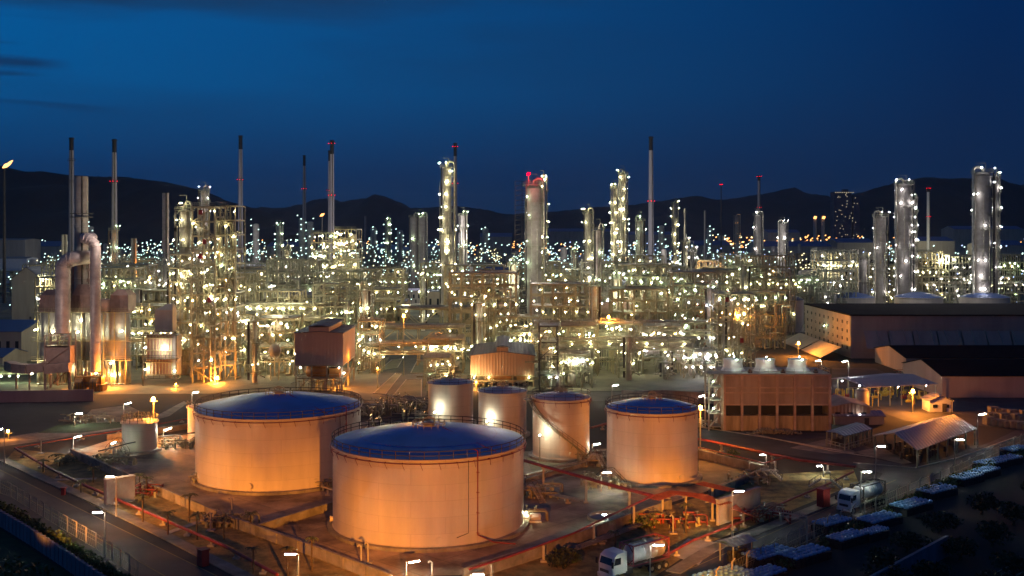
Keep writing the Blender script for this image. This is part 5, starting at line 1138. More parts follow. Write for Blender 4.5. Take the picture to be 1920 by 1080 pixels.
# ================================================================ steel process structures
def structure(label, px0, px1, D, ytop, depth=12, big=False, levels=None, seed=0, nlamp=14, kind='Lw', m='steelb', zig=False, vessels=2, pipes=26, deckfill=.5, name='process_structure', red=0, loc=None, dims=None, group=None, ls=.8, bay=5.5, mp='pipe', thick=.34):
    r = random.Random(seed*13+5)
    if dims: w_, h = dims; X, D = loc
    else: x0, x1 = XD(px0, D), XD(px1, D); w_ = x1-x0; h = ZD(ytop, D); X = (x0+x1)/2
    n = max(1, round(w_/bay)); L_ = levels or max(2, round(h/4.6)); o = thing(name, label, 'structure', (X, D, 0), 0, group)
    b = MB(); t = thick; xs = [-w_/2+w_*i/n for i in range(n+1)]; zs = [h*(k+1)/L_ for k in range(L_)]
    ny = 2 if depth > 8 else 1; ys = [depth*j/ny for j in range(ny+1)]
    for x in xs:
        for y in ys: b.bar((x,y,0),(x,y,h),t)
    for z in zs:
        for y in ys: b.bar((-w_/2,y,z),(w_/2,y,z),t*.7,t*1.1)
        for x in xs: b.bar((x,0,z),(x,depth,z),t*.7,t*1.1)
    z0 = 0
    for k, z in enumerate(zs):
        for i in range(n):
            q = r.random()
            if zig and i == 0: 
                if k % 2: b.bar((xs[i],-.05,z0),(xs[min(n,i+2)],-.05,z),t*.8)
                else: b.bar((xs[min(n,i+2)],-.05,z0),(xs[i],-.05,z),t*.8)
            elif q < .2: b.bar((xs[i],0,z0),(xs[i+1],0,z),t*.6)
            elif q < .36: b.bar((xs[i+1],0,z0),(xs[i],0,z),t*.6)
            elif q < .45: b.bar((xs[i],0,z0),((xs[i]+xs[i+1])/2,0,z),t*.55); b.bar((xs[i+1],0,z0),((xs[i]+xs[i+1])/2,0,z),t*.55)
        z0 = z
    b.build('frame', m, o)
    for k, z in enumerate(zs):
        if r.random() < deckfill or k == L_-1:
            d = MB(); a, c = sorted(r.sample(range(n+1), 2)) if n > 1 and r.random() < .4 else (0, n)
            d.box((xs[a]+xs[c])/2, depth/2, z+t*.56, xs[c]-xs[a]-.1, depth-.1, .1)
            d.rail([(xs[a],-.2,z+t*.6),(xs[c],-.2,z+t*.6)], 1.1, .09, 1.8); d.rail([(xs[a],depth,z+t*.6),(xs[a],-.2,z+t*.6)], 1.1, .09, 1.8)
            d.build('deck', 'steel', o)
    b = MB(); c = MB()
    for _ in range(pipes):
        x = r.uniform(-w_/2, w_/2); y = r.uniform(-.8, depth); z = r.uniform(.1*h, .97*h); rr = r.choice([.25,.35,.5,.7] if big else [.14,.18,.24,.34,.5]); q = r.random(); bb = b if r.random() < .6 else c
        if q < (.62 if big else .45): z2 = max(.5, z-r.uniform(.2,.7)*h); x2 = x+r.choice([-1,1])*r.uniform(1,5); bb.path([(x2,y,z),(x,y,z),(x,y,z2),(x+r.uniform(-2,2),y+.5,z2-.1)], rr, 6)
        elif q < (.8 if big else .75): zz = r.choice(zs)+r.uniform(.3,1.2); l2 = r.uniform(.3,1)*w_; x0_ = max(-w_/2-1, x-l2/2); x1_ = min(w_/2+1, x+l2/2); bb.path([(x0_,y,zz-1.5),(x0_,y,zz),(x1_,y,zz),(x1_,y,zz-2)], rr, 6)
        else:
            for k in range(r.randint(2,4)): bb.tube((x+k*.7,y,z*.4),(x+k*.7,y,z),.13,5)
    b.build('pipework', mp, o); c.build('pipework', 'pipeb', o)
    for v in range(vessels):
        b = MB(); z = r.choice([0]+zs[:-1])+t; x = r.uniform(-w_*.35,w_*.35); rr = r.uniform(.7,1.5)
        if r.random() < (.25 if big else .5): l2 = r.uniform(2.5, min(7,w_*.4)); b.drum((x-l2/2,depth*.3,z+rr+.5),(x+l2/2,depth*.3,z+rr+.5),rr,14); b.box(x-l2*.3,depth*.3,z,.5,rr*1.4,rr); b.box(x+l2*.3,depth*.3,z,.5,rr*1.4,rr)
        else: hh = r.uniform(2.5,min(8,h*.35)) if not big else r.uniform(.3,.75)*h; y_ = -1.2 if big else 0; z = 0 if big else z; b.drum((x,depth*.3+y_,z+.8),(x,depth*.3+y_,z+hh),rr,14); b.tube((x,depth*.3,z),(x,depth*.3,z+.8),rr*.7,8)
        b.build('vessel', 'clad', o)
    if red:
        for v in range(red): b = MB(); b.box(r.uniform(-w_*.4,w_*.4),-.3,r.choice(zs)-2.4,1.1,.6,1.5); b.build('panel','redc',o)
    nl = min(int(nlamp*1.25), 70)
    for _ in range(max(1, nl//10)):
        z = r.choice(zs[:-1] or zs)+2.6; k_ = kind if r.random() < .7 else r.choice(['Lg','Lv']); a = r.randrange(2); s0 = ls*r.uniform(.45,.7)
        for i in range(a, n+1): lamp(o, (xs[i]+.3, -.5, z), k_, s0)
    for i in range(nl):
        z = r.choice(zs[:-1] or zs)+r.choice([2.4,2.8,3.2,-.6]); lamp(o, (r.uniform(-w_/2,w_/2), r.choice([-.6,-.6,-.3,depth*.5]), min(z,h+1.5)), kind if r.random() < .7 else r.choice(['Lg','Ly','Ly','Lv']), ls*r.choice([.4,.55,.75,.95]))
    return o
ST = [ # label, x0, x1, D, ytop, depth, kind, lamps, extra
 ('tallest steel frame with dark zigzag bracing left of the brown shed', 361, 403, 330, 388, 12, 'Lw', 22, dict(zig=True, bay=3.6, red=4, thick=.42)),
 ('tall latticed frame glued to the right side of the zigzag-braced frame', 404, 441, 336, 386, 12, 'Lw', 22, dict(bay=3.4)),
 ('open lattice with platforms left of the zigzag-braced frame', 318, 358, 342, 478, 12, 'Lw', 14, dict(bay=3.6)),
 ('wide reactor structure full of pipes below the twin chimneys', 584, 626, 505, 437, 18, 'Lw', 44, dict(bay=4.5, pipes=60, ls=1.2, red=2, mp='pipe')),
 ('right half of the reactor structure with hanging pipe loops', 627, 668, 505, 430, 18, 'Lw', 40, dict(bay=4.5, pipes=60, ls=1.2, red=1)),
 ('dark open frame right of the tan shed', 1012, 1046, 312, 612, 10, 'Lw', 8, dict(bay=5, m='steeld')),
 ('two storey frame with big horizontal exchanger next to the dark open frame', 1050, 1110, 318, 665, 10, 'Lw', 10, dict(bay=5, m='steel')),
 ('three storey rack holding drums in the middle of the lit yard', 1040, 1120, 345, 612, 12, 'Lw', 16, dict(m='steelb')),
 ('wide pipe-filled rack behind the grey skirted column', 1122, 1205, 350, 608, 12, 'Lw', 18, dict()),
 ('pipe-filled rack between skirted column and domed vessel', 1206, 1280, 350, 612, 12, 'Lv', 18, dict()),
 ('low platform with exchangers at the right of the lit yard', 1282, 1342, 340, 660, 12, 'Lv', 14, dict(bay=4)),
 ('corner frame around the domed vessel above the cooling tower', 1347, 1416, 345, 552, 12, 'Lw', 16, dict(bay=4.2, red=2, m='steelb')),
 ('rack left of the brown shed carrying long drums', 478, 552, 345, 598, 14, 'Lw', 20, dict(vessels=5, m='steelb')),
 ('lattice rack between zigzag-braced frame and drum rack', 442, 480, 348, 590, 12, 'Lw', 12, dict()),
 ('rack right of the brown shed at the head of the alley', 672, 712, 350, 603, 12, 'Lw', 12, dict(m='steelb')),
 ('orange lit rack left of the tan shed beside the alley', 802, 868, 352, 636, 14, 'Lw', 14, dict(m='steelb')),
 ('brown lit frame beside the alley behind the far left small tank', 795, 842, 318, 672, 12, 'Lw', 6, dict(m='steelb', bay=3)),
 ('tall grey frame just behind the tan shed', 930, 1010, 380, 596, 14, 'Lw', 16, dict()),
 ('orange scaffold frame in the right middle of the plant', 1298, 1345, 420, 530, 12, 'Lo', 7, dict(m='orangep', ls=.5)),
 ('square frame around the yellow lit column', 918, 958, 520, 520, 12, 'Lw', 10, dict(bay=4)),
 ('truss-topped frame in the right middle behind the drums', 1248, 1296, 430, 536, 12, 'Lv', 14, dict(m='steelb')),
 ('pipe-filled rack between furnace hall and silver cylinder', 243, 318, 365, 575, 14, 'Lw', 22, dict()),
 ('frame with fin coolers above the drum rack', 500, 590, 400, 560, 16, 'Lw', 22, dict(m='steelb', vessels=4)),
]
for i, a in enumerate(ST):
    lb, x0, x1, D, yt, dp, kd, nl, ex = a; ex = dict(ex); structure(lb, x0, x1, D, yt, dp, seed=i+1, kind=kd, nlamp=nl, **ex)

# pipe bridges ---------------------------------------------------------
def bridge(label, px0, px1, D, ytop, ybot, d=7, npipe=6, m='steelb', truss=True, name='pipe_bridge', nl=4, kind='Lw', dd=0, walk=True):
    x0, x1 = XD(px0, D), XD(px1, D); zt, zb = ZD(ytop, D), ZD(ybot, D); w_ = x1-x0; o = thing(name, label, 'pipe rack', (x0, D, 0)); b = MB(); n = max(2, int(w_/7))
    for y in (0, d):
        b.bar((0,y,zt),(w_,y+dd,zt),.4,.5); b.bar((0,y,zb),(w_,y+dd,zb),.4,.5)
        for i in range(n+1):
            x = w_*i/n; yo = dd*i/n; b.bar((x,y+yo,zb),(x,y+yo,zt),.28)
            if truss and i < n: (b.bar((x,y+yo,zb),(x+w_/n,y+yo+dd/n,zt),.24) if i % 2 else b.bar((x,y+yo,zt),(x+w_/n,y+yo+dd/n,zb),.24))
            if i % 3 == 0: b.bar((x,y+yo,0),(x,y+yo,zb),.5)
    for i in range(n+1): x = w_*i/n; yo = dd*i/n; b.bar((x,yo,zt),(x,d+yo,zt),.3); b.bar((x,yo,zb),(x,d+yo,zb),.3)
    b.build('truss', m, o); b = MB()
    for k in range(npipe): y = .6+(d-1.2)*k/max(1,npipe-1); rr = R.choice([.2,.3,.45]); zz = R.choice([zt,zb])+.3+rr; b.path([(-2,y,zz),(w_*.48,y+dd*.48,zz),(w_*.5,y+dd*.5,zz),(w_+2,y+dd,zz)], rr, 8)
    b.build('pipes', 'pipe', o)
    if walk: b = MB(); b.box(w_/2, -.7+dd/2 if dd == 0 else -.7, zt+.26, w_, 1.2, .1) if dd == 0 else None; (b.rail([(0,-1.2,zt+.3),(w_,-1.2,zt+.3)],1.1,.09,2) if dd == 0 else b.bar((0,-1,zt),(w_,dd-1,zt),.2)); b.build('walkway', 'steel', o)
    for i in range(nl): x = w_*(i+.5)/nl; lamp(o, (x, -.7+dd*x/w_, R.choice([zt,zb])-.8), kind, .6)
    return o
bridge('long truss pipe bridge spanning the alley behind the brown shed', 668, 860, 372, 616, 645, 8, 8, nl=6)
bridge('upper truss pipe bridge with orange light crossing behind the alley', 750, 900, 410, 580, 612, 8, 8, nl=6)
bridge('lower pipe bridge nearer to the alley road', 700, 852, 352, 648, 664, 6, 6, nl=4)
bridge('long pipe rack stretching across the right plant front', 1012, 1345, 362, 607, 628, 9, 8, nl=12, m='steel')
bridge('second pipe rack tier in front of the drums on the right', 1020, 1300, 340, 640, 655, 7, 8, nl=8, m='steel')
bridge('pipe rack behind the drum rack left of the brown shed', 440, 600, 378, 575, 600, 9, 8, nl=8)
bridge('pipe rack running right of the left furnace complex', 240, 366, 352, 620, 640, 8, 8, nl=7)
bridge('pipe rack at mid height right of the central column', 1030, 1240, 440, 555, 575, 9, 8, nl=9, m='steel')
bridge('far horizontal pipe rack behind the warehouse tanks', 1420, 1620, 640, 522, 532, 9, 7, nl=12, kind='Lv')
bridge('far pipe rack between the thick right columns', 1730, 1925, 640, 520, 532, 9, 7, nl=14, kind='Lv')
bridge('pipe rack below the reactor structure', 560, 740, 450, 545, 565, 10, 8, nl=8)
bridge('low pipe rack at the left edge behind the road', -20, 60, 330, 690, 700, 6, 6, nl=5, kind='Lg')

# specific vessels ------------------------------------------------------
def hvessel(label, px0, px1, D, yc, r, m='clad', bands=3, legs=True):
    x0, x1 = XD(px0, D), XD(px1, D); z = ZD(yc, D); o = thing('horizontal_drum', label, 'vessel', ((x0+x1)/2, D, 0)); w_ = (x1-x0)/2; b = MB(); b.drum((-w_+r*.4,0,z),(w_-r*.4,0,z),r,20)
    for k in range(bands): x = -w_+2*w_*(k+1)/(bands+1); b.path([(x,(r+.06)*math.cos(a*PI/8),z+(r+.06)*math.sin(a*PI/8)) for a in range(16)],.08,4,True)
    b.build('shell', m, o); b = MB()
    for x in (-w_*.6,w_*.6): b.box(x,0,0,.8,r*1.6,z-r*.7)
    b.build('saddle','steelb',o); return o
hvessel('large silver horizontal drum lit white behind the right tanks', 1497, 1574, 650, 521, 5)
hvessel('dark long horizontal drum in the right middle of the plant', 1098, 1190, 415, 580, 2.9, 'furn')
hvessel('grey horizontal drum left of the reactor base', 520, 590, 425, 560, 3.2, 'furng')
hvessel('grey horizontal drum behind the pipe bridge left', 525, 600, 415, 582, 2.8, 'furng')
hvessel('grey horizontal vessel on the frame right of the centre', 1160, 1195, 480, 536, 3, 'furng')
hvessel('white horizontal vessel low beside the dark open frame', 1062, 1098, 322, 678, 1.6, 'white')
hvessel('orange pipe-like drum by the crane in the right middle', 1166, 1190, 560, 513, 2.2, 'orangep')
o = thing('round_tank','round pale ball tank left of the brown shed','vessel',(XD(515,335),335,0)); b = MB(); z = ZD(657,335); b.lathe([(.01,z-2),(1.2,z-1.7),(1.8,z-.9),(2.0,z),(1.8,z+.9),(1.2,z+1.7),(.01,z+2)],20,sharp=False); b.build('shell','clad',o); b = MB()
for x in (-1.3,1.3): b.bar((x,0,0),(x,0,z-1),.3)
b.build('leg','steelb',o)
o = thing('hood','grey conical hood beside the orange floodlight right of centre','hood',(XD(1103,410),410,0)); b = MB(); z = ZD(585,410); b.lathe([(3.4,z),(2.0,z+3.2),(1.7,z+5.2)],20); b.lathe([(1.7,0),(1.7,z),(3.4,z)],12); b.build('shell','clad',o)

# left furnace complex --------------------------------------------------
D0 = 326
o = thing('furnace_complex', 'reddish furnace complex of four round chambers at the left', 'furnace', (XD(155,D0), D0, 0))
zt, zb, zm = ZD(548,D0), ZD(585,D0), ZD(690,D0)
for i, cx in enumerate((88,131,174,212)):
    b = MB(); b.lathe([(3.6,zm+2.5),(3.6,zb)], 28, (XD(cx,D0)-o.location.x, 4.2, 0))
    for k in range(6): zz = zm+2.5+(zb-zm-2.5)*(k+.5)/6; b.lathe([(3.62,zz),(3.75,zz),(3.75,zz+.25),(3.62,zz+.25)],28,(XD(cx,D0)-o.location.x,4.2,0))
    for a in (-2.4,-1.57,-.8): x = XD(cx,D0)-o.location.x; b.bar((x+3.75*math.cos(a),4.2+3.75*math.sin(a),zm+2.5),(x+3.75*math.cos(a),4.2+3.75*math.sin(a),zb),.2)
    b.build('chamber', 'furng', o)
xa, xb = XD(72,D0)-o.location.x, XD(236,D0)-o.location.x
for i, (a, c, hh) in enumerate(((72,105,1.0),(132,170,1.06),(205,238,1.0))):
    a, c = XD(a,D0)-o.location.x, XD(c,D0)-o.location.x; b = MB(); z1 = zt*hh
    b.add([(a,1,zb),(c,1,zb),(c,8,zb),(a,8,zb),(a,1,zt-1),(c,1,zt-1),(c,8,zt-1),(a,8,zt-1),(a+1.4,2.4,z1+.6),(c-1.4,2.4,z1+.6),(c-1.4,6.4,z1+.6),(a+1.4,6.4,z1+.6)],[(3,2,1,0),(0,1,5,4),(1,2,6,5),(2,3,7,6),(3,0,4,7),(4,5,9,8),(5,6,10,9),(6,7,11,10),(7,4,8,11),(8,9,10,11)])
    n = int((c-a)/1.1)
    for k in range(n+1): b.box(a+(c-a)*k/n,.95,zb,.16,.2,zt-1-zb)
    b.build('plenum', 'furn', o)
b = MB(); b.box((xa+xb)/2,4.6,zb+.1,xb-xa-3,5,zt-zb-2.5); b.build('plenum', 'furn', o)
b = MB()
for zz in (zm+2.2, ZD(640,D0), zb-.2): b.box((xa+xb)/2,.2,zz,xb-xa+4,1.4,.2); b.rail([(xa-2,-.5,zz+.2),(xb+2,-.5,zz+.2)],1.1,.1,2)
for k in range(9): x = xa+(xb-xa)*k/8; b.bar((x,-.4,0),(x,-.4,zb),.3)
b.build('platform', 'steelb', o); b = MB(); 
for k in range(60): x = R.uniform(xa,xb); b.path([(x,R.uniform(-1,0),zm+R.uniform(-1,2)),(x,R.uniform(-1,0),R.uniform(.2,1)),(x+R.uniform(-2,2),-1.2,.3)],R.uniform(.08,.2),5)
for k in range(14): x = xa+(xb-xa)*k/13; b.box(x,2,0,.6,3,zm+2.2)
b.build('burner_piping', 'pipe', o)
for x, z in ((-14,ZD(618,D0)),(-8.6,ZD(622,D0)),(-1,ZD(622,D0)),(5.5,ZD(625,D0)),(12.4,ZD(620,D0)),(-12,ZD(682,D0)),(9,ZD(680,D0)),(-3.4,ZD(692,D0)),(4.6,ZD(698,D0)),(10,ZD(702,D0)),(-15,ZD(700,D0)),(0,ZD(600,D0))): lamp(o,(x,-1.2,z),'Lw',.95)
# two large bent ducts and thick stack
D1 = 321
def duct(label, px, ybot, ytop, r, dirx, xend, m='copper'):
    o = thing('flue_duct', label, 'duct', (XD(px,D1), D1, 0)); z0, z1 = ZD(ybot,D1), ZD(ytop,D1); b = MB(); R_ = 3.2; xe = XD(xend,D1)-o.location.x
    pts = [(0,0,z0),(0,0,z1-R_-r)]+[(dirx*(R_-R_*math.cos(t)),0,z1-R_-r+R_*math.sin(t)) for t in [k*PI/12 for k in range(1,7)]]+[(xe,1.5,z1-r+.3),(xe,7,z1-r+.3)]
    b.path(pts, r, 20); n = int((z1-z0)/3)
    for k in range(1,n): zz = z0+(z1-R_-r-z0)*k/n; b.lathe([(r,zz),(r+.14,zz),(r+.14,zz+.22),(r,zz+.22)],20)
    for t in (.25,.55,.9,1.2,1.5): c = Vector((dirx*(R_-R_*math.cos(t)),0,z1-R_-r+R_*math.sin(t))); d = Vector((dirx*math.sin(t),0,math.cos(t))); u = Vector((0,1,0)); v = d.cross(u); b.path([c+(u*math.cos(a*PI/8)+v*math.sin(a*PI/8))*(r+.08) for a in range(16)],.12,4,True)
    b.build('duct', m, o); b = MB()
    for x in (-r-.6,r+.6):
        for y in (-r-.4,r+.4): b.bar((x,y,0),(x,y,z0+.5),.3)
    for zz in (z0*.5,z0): b.bar((-r-.6,-r-.4,zz),(r+.6,-r-.4,zz),.3); b.bar((-r-.6,-r-.4,zz-z0*.48),(r+.6,-r-.4,zz),.2)
    b.build('support_frame', 'furn', o); return o
duct('left bent flue duct rising from the braced red support', 118, 624, 472, 2.15, 1, 146)
light((XD(215,318),318,46),(1,.86,.78),5200,1.5); light((XD(60,300),300,22),(1,.8,.7),5000,1.5)  # two added fill lights without fixtures, brightening the ducts and the stack
duct('right and taller bent flue duct of the furnace complex', 179, 696, 438, 1.55, -1, 156)
chimney('thick ringed grey stack with a dark collar above the furnace complex', 152.5, 331, 331, 24, 26, cap=0, m='clad', plats=(404,))
o = thing('flue_tower','boxy red flue tower between the two bent ducts','furnace',(XD(155,333),333,0)); b = MB(); b.box(0,0,ZD(560,333),5.5,4,ZD(470,333)-ZD(560,333)); b.build('casing','furn',o); b = MB(); z0, z1 = ZD(560,333), ZD(488,333)
for x in (-3.4,3.4): b.bar((x,-2.6,z0-3),(x,-2.6,z1),.35)
for k in range(4): za, zc = z0+(z1-z0)*k/4, z0+(z1-z0)*(k+1)/4; b.bar((-3.4,-2.6,za),(3.4,-2.6,zc),.25); b.bar((3.4,-2.6,za),(-3.4,-2.6,zc),.25); b.bar((-3.4,-2.6,zc),(3.4,-2.6,zc),.3)
b.build('lattice','furn',o)
# red braced box and curved horizontal duct at its foot
o = thing('braced_duct_box','orange-lit braced box casing below the left bent duct','furnace',(XD(113,318),318,0)); b = MB(); b.box(0,0,ZD(682,318),7,4,ZD(648,318)-ZD(682,318)); b.build('casing','furn',o); b = MB()
for x in (-3.7,3.7):
    for y in (-2.2,2.2): b.bar((x,y,0),(x,y,ZD(628,318)),.35)
for za, zc in ((682,648),(648,628),(730,690)): b.bar((-3.7,-2.2,ZD(za,318)),(3.7,-2.2,ZD(zc,318)),.28); b.bar((-3.7,-2.2,ZD(zc,318)),(3.7,-2.2,ZD(zc,318)),.3); b.bar((-3.7,-2.2,ZD(za,318)),(3.7,-2.2,ZD(za,318)),.3)
b.build('frame','furn',o)
o = thing('horizontal_duct','long curved rectangular duct low at the left of the furnaces','duct',(XD(60,314),314,0)); b = MB(); zc = ZD(692,314); pts = [(-11,9),(-6,3),(-1,.5),(4,0),(11,.5)]
for (x0,y0),(x1,y1) in zip(pts,pts[1:]): b.bar((x0,y0,zc),(x1,y1,zc+(x1>3)*.6),3,2.6)
for x,y in pts[1:]: b.box(x,y,0,.4,.4,zc-1.3)
b.build('duct','furn',o)
o = thing('orange_blower','orange painted blower casings at the furnace foot','blower',(XD(165,314),314,0)); b = MB(); b.lathe([(0,-1),(1.6,-1),(1.6,1),(0,1)],20,(0,0,0)); b = MB(); b.tube((-3,-1,2.2),(-1,-1,2.2),1.7,20); b.tube((1.4,-1,2.4),(3.4,-1,2.4),1.5,20); b.box(-2,0,0,3,4,1.6); b.box(3,0,0,4,3.6,1.8); b.box(0,1,1,8,2.4,3); b.build('casing','orange',o); b = MB()
for k in range(10): b.bar((-4.5+k,-3,0),(-4.5+k,-3,R.uniform(2,4)),.16)
b.bar((-4.5,-3,2.6),(4.5,-3,2.6),.16); b.build('frame','steeld',o)
# small red furnace
o = thing('small_furnace','small red banded furnace with grey hood in front of the silver cylinder','furnace',(XD(303,325),325,0)); zA, zB, zC, zD = ZD(712,325), ZD(628,325), ZD(625,325), ZD(583,325)
b = MB(); b.box(-.5,2,3.0,7.6,5,zB-3.0); b.build('firebox','furn',o); b = MB()
for k in range(9): b.box(-4.3+k*.95,-.6,3,.18,.3,zB-3)
for k in range(4): b.box(-.5,-.75,3+(zB-3)*k/3.3,8.4,.4,.3)
b.build('rib','steelb',o); b = MB(); b.box(3.9,2,3,1.5,5.2,zB-3)
b.build('side_casing','furng',o); b = MB(); b.box(.6,2,zC+.3,5.4,4,zD-zC); b.add([(-2.1,0,zD+.3),(3.3,0,zD+.3),(3.3,4,zD+.3),(-2.1,4,zD+.3),(1.2,1,zD+2),(3.0,1,zD+2),(3.0,3,zD+2),(1.2,3,zD+2)],[(0,1,5,4),(1,2,6,5),(2,3,7,6),(3,0,4,7),(4,5,6,7)])
b.build('hood','wallb',o); b = MB()
for z in (zB+.1,ZD(672,325),ZD(708,325)): b.box(0,-1.2,z-.1,11,1.5,.15); b.rail([(-5.4,-1.9,z),(5.4,-1.9,z)],1.1,.1,1.6)
for x in (-5,5): b.bar((x,-1.8,0),(x,-1.8,zB),.25)
b.build('platform','steeld',o); lamp(o,(1.2,-2,ZD(652,325)),'Lw',1.0); lamp(o,(-4.2,-2,ZD(691,325)),'Lw',1.0); lamp(o,(4.6,-2,ZD(694,325)),'Lg',.8)
light((XD(309,325),322,ZD(652,325)),(1,1,.85),900,.4)

# ================================================================ repeated process units filling the plant behind
UN = []
def unit(seed, w_, h, kind, far):
    nl = 7 if not far else 9
    return structure('x', 0, 0, 0, 0, depth=11, seed=seed+500, nlamp=nl, kind=kind, loc=(0,-900), dims=(w_,h), vessels=4 if not far else 3, pipes=34 if not far else 28, m=R.choice(['steelb','steel']), ls=1.0, name='process_unit', bay=4.2, deckfill=.35, thick=.5, big=True)
for i in range(9): UN.append(unit(i, R.choice([16,20,24]), R.choice([16,22,28,34]), ['Lw','Lw','Lg','Lv'][i % 4], i > 4))
rows = [(384,250,1345,'row just behind the front'),(425,60,1380,'second row back'),(475,60,1440,'third row back'),(545,70,1560,'fourth row back'),(640,40,1905,'fifth row back')]
used = set(); skip = [(384,690,868),(425,640,865),(475,700,865),(545,755,865),(384,980,1030),(425,975,1040),(475,975,1042),(475,885,975),(545,885,975),(640,885,960)]
for D, a, c, txt in rows:
    k = 0; x = a
    while x < c:
        i = R.randrange(9); w_ = UN[i].children[0].dimensions[0] if False else [o.dimensions[0] for o in UN[i].children if o.name.startswith('frame')][0] or 20
        w_ = max(w_, 16); px = x + w_*F/D/2
        x += w_*F/D + R.choice([6, 10, 26])
        if any(D == d and s0-10 < px < s1+10 for d, s0, s1 in skip): continue
        if D > 600 and 1440 < px < 1905 and False: continue
        loc = (XD(px, D), D+R.uniform(-5,5), 0); lb = f'pipe-filled process unit, {od(k)} from the left in the {txt}'
        sz = R.uniform(.8,1.1) if D < 600 else R.uniform(.7,1.05)
        if i not in used: used.add(i); u = UN[i]; u.location = loc; u['label'] = lb; u['group'] = 'repeated process units'; u.scale = (1,1,sz)
        else: copy_tree(UN[i], loc, 0, lb, 'repeated process units', (1,1,sz))
        k += 1
for i, u in enumerate(UN):
    if i not in used: u['label'] = 'spare steel process unit far off behind the others'; u.location = (XD(300+i*80,720),720,0)

k = 0
for i in range(34):
    D = [372,405,450,505,590,620][i % 6]; px = 250+i*36+R.uniform(-12,12); h_ = R.uniform(17,30)+(D-370)*.05; yt = HY+(H-h_)*F/D
    if (D < 480 and 690 < px < 850) or (D < 600 and (812 < px < 868 or 972 < px < 1035)): continue
    column(f'slim process vessel among the unit rows, {od(k)} from the left', px, D, yt, R.uniform(1.6,2.9)*F/D, plats=3, riser=R.choice([-1,1]), kind=R.choice(['Lw','Lw','Lg','Lv']), lamps=2, seed=i*31, ls=.9, name='process_vessel', group='slim vessels among the units', m='clad' if i % 3 else 'tankgrey'); k += 1
# the far plant: simpler units, one mesh each, and countless far lamps on thin posts
def far_unit(seed):
    r = random.Random(seed+77); b = MB(); w_, h = r.uniform(30,60), r.uniform(14,28); n = 6; b.k = 0
    for i in range(n+1):
        for y in (0,10): b.bar((-w_/2+w_*i/n,y,0),(-w_/2+w_*i/n,y,h),.6)
    for z in (h*.35,h*.7,h):
        for y in (0,10): b.bar((-w_/2,y,z),(w_/2,y,z),.6)
        b.box(0,5,z+.3,w_,10,.2)
    b.k = 1
    for i in range(6): b.tube((r.uniform(-w_/2,w_/2),5,0),(r.uniform(-w_/2,w_/2),5,.1),.4,4)
    for i in range(7): x = r.uniform(-w_/2,w_/2); b.drum((x,5,1),(x,5,h*r.uniform(.6,1.5)),r.uniform(1,2.4),10)
    for i in range(8): z = r.uniform(.1,1)*h; b.tube((-w_/2,r.uniform(0,10),z),(w_/2,r.uniform(0,10),z),r.uniform(.3,.6),6)
    b.k = 2
    for i in range(26): b.octa((r.uniform(-w_/2,w_/2),-.8,r.uniform(.1,1.1)*h),.85,.5)
    o = b.build('far_process_unit', ['steelb','clad',r.choice(['Fw','Fw','Fy','Fb'])]); return o
FU = [far_unit(i) for i in range(6)]; me_ = [o.data for o in FU]; first = set(); k = 0
for D, a, c, txt in ((780,20,1420,'nearest far row'),(930,60,1500,'middle far row'),(1150,80,1500,'hazy far row'),(1500,80,1700,'last row before the town')):
    x = a; k = 0
    while x < c:
        i = R.randrange(6); px = x+20; x += 50*F/D+R.uniform(5,50)*900/D
        if i in first: q = bpy.data.objects.new('far_process_unit', me_[i]); COL.objects.link(q)
        else: q = FU[i]; first.add(i)
        q.location = (XD(px,D),D+R.uniform(-30,30),0); q.scale = (1,1,R.uniform(.7,1.15)); tag(q, f'far lamp-dotted process unit, {od(k)} from the left in the {txt}','structure','far process units'); k += 1
def far_lights(name, n, x0, x1, D0, D1, h, m, s, seed, pole=True, dens=None):
    r = random.Random(seed); b = MB(); b.k = 0
    for i in range(n):
        D = D0*(D1/D0)**r.random(); px = r.uniform(x0,x1) if not dens else r.choice(dens)+r.gauss(0,14); X = XD(px,D); z = max(2, r.random()**1.3*h)
        b.k = 0; b.octa((X,D,z), s*D/1000*.62, s*D/1000*.40)
        if pole: b.k = 1; b.bar((X,D+.3,0),(X,D+.3,z),.16*D/1000)
    return tag(b.build(name, [m,'steeld']), None, None, None, 'stuff')
far_lights('far_plant_lights', 1300, 60, 1450, 640, 1900, 34, 'Fw', 1.2, 1)
light((XD(1001,452),452,46),(1,.88,.78),26000,2.0)  # added fill light before the central column, no fixture there
far_lights('far_plant_lights', 420, 60, 1300, 680, 1700, 30, 'Fy', 1.25, 2)
far_lights('far_plant_lights', 260, 1000, 1480, 700, 2000, 32, 'Fb', 1.2, 3)
far_lights('far_town_lights', 150, 1340, 1490, 1900, 3200, 34, 'Fo', 1.61, 4)
far_lights('far_town_lights', 80, 1330, 1500, 1900, 3200, 40, 'Fy', 1.53, 5)
far_lights('far_town_lights', 90, 1500, 1620, 1500, 3200, 40, 'Fo', 1.53, 6)
far_lights('far_town_lights', 120, 1600, 1925, 1200, 3000, 30, 'Fb', 1.53, 7)
far_lights('far_town_lights', 60, 1690, 1925, 1200, 2600, 30, 'Fw', 1.61, 8)
far_lights('far_town_lights', 60, 950, 1200, 2200, 3400, 20, 'Fo', 1.36, 9)
far_lights('far_town_lights', 260, 60, 1920, 1900, 3300, 24, 'Fw', 1.36, 21)
far_lights('far_town_lights', 240, 460, 1920, 1900, 3300, 26, 'Fo', 1.27, 22)
far_lights('far_town_lights', 130, 60, 1920, 2000, 3300, 24, 'Fy', 1.19, 23)
far_lights('right_plant_lights', 150, 1430, 1925, 600, 720, 24, 'Fy', 1.3, 10)
far_lights('right_plant_lights', 110, 1430, 1925, 600, 720, 24, 'Fb', 1.3, 11)
far_lights('far_town_lights', 220, 1440, 1920, 1500, 3600, 30, 'Fw', 1.36, 31)
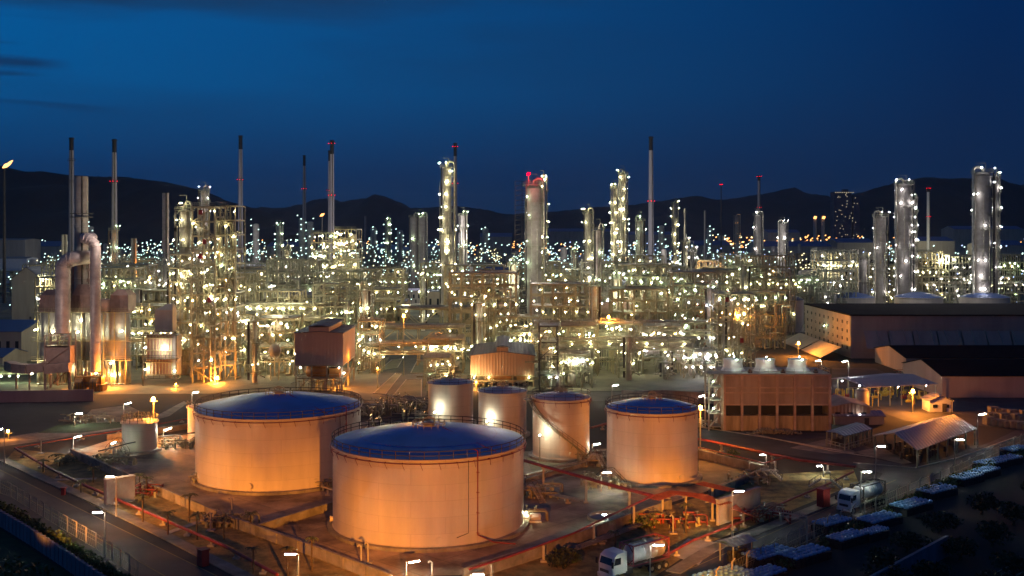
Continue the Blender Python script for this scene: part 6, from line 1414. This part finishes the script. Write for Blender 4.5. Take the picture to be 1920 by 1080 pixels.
far_lights('far_town_lights', 160, 1440, 1920, 1600, 3600, 30, 'Fo', 1.27, 32)
far_lights('far_town_lights', 200, 0, 600, 1300, 3400, 26, 'Fw', 1.36, 33)
far_lights('left_plant_lights', 160, -10, 330, 600, 1300, 28, 'Fw', 1.3, 12)
# column of lamps making far lit towers
for i, (px, D, yt) in enumerate(sorted(((523,1050,420),(566,1100,405),(582,1100,412),(700,1500,424),(727,1350,415),(750,1500,430),(1352,1500,440),(1172,1300,410),(1240,1200,420),(910,1300,425),(1330,1300,425),(170,900,420),(480,900,415)))):
    r = random.Random(i); o = thing('far_lamp_tower', f'far slim tower dotted with pale lamps, {od(i)} from the left','tower',(XD(px,D),D,0)); h = ZD(yt,D); b = MB(); b.drum((0,0,2),(0,0,h-3),3*D/1000,10); b.build('shell','clad',o); b = MB()
    for k in range(11): b.octa((r.choice([-3.4,3.4,0])*D/1000,-4,h*(.3+.7*k/10)+r.uniform(-2,2)),.8*D/1000,.5*D/1000)
    b.build('lamps','Fw',o)
# dark tree belt in the right distance
def belt(name, x0, x1, D, h, n, s, seed):
    b = MB(); r = random.Random(seed)
    for i in range(n): px = r.uniform(x0,x1); k = r.uniform(.6,1.2); leafy(b,(XD(px,D),D+r.uniform(-15,15),h*.45*k),h*.6,h*.6,h*.55*k,60,s,r)
    return tag(b.build(name,'leafd'),None,None,None,'stuff')
belt('tree_belt', 1425, 1930, 830, 15, 90, 2.4, 1); belt('tree_belt', 1480, 1930, 1150, 18, 60, 3, 2)
# added fill lights, standing for the many plant lamps, wash the stacks and racks
for px, D, z, p in ((60,480,26,30000),(190,560,32,60000),(330,400,34,14000),(450,820,40,60000),(600,640,44,60000),(700,560,24,16000),(830,700,40,60000),(960,440,26,14000),(1060,560,34,24000),(1190,720,44,70000),(1330,620,30,30000),(1430,800,40,50000),(1560,640,26,16000),(1690,540,40,12000),(1770,640,30,24000),(1840,500,44,14000),(1740,1440,30,60000),(1180,400,24,9000),(520,370,24,9000),(760,420,20,7000)):
    light((XD(px,D), D, z), (1,.93,.62) if z < 38 else (.95,.90,.95), p*(.95 if z < 38 else 1.1), 2.0)
# ================================================================ night air
hz = bpy.data.materials.new('haze'); hz.use_nodes = True; n_ = hz.node_tree; n_.nodes.clear()
pv = n_.nodes.new('ShaderNodeVolumePrincipled'); pv.inputs['Color'].default_value = (.8,.82,.9,1); pv.inputs['Density'].default_value = 3.5e-5; pv.inputs['Anisotropy'].default_value = .3
oo = n_.nodes.new('ShaderNodeOutputMaterial'); n_.links.new(pv.outputs[0], oo.inputs['Volume'])
b = MB(); b.box(0, 6950, -7, 18100, 14200, 560); o = b.build('haze', hz); tag(o, None, None, None, 'stuff'); cy.volume_bounces = 0
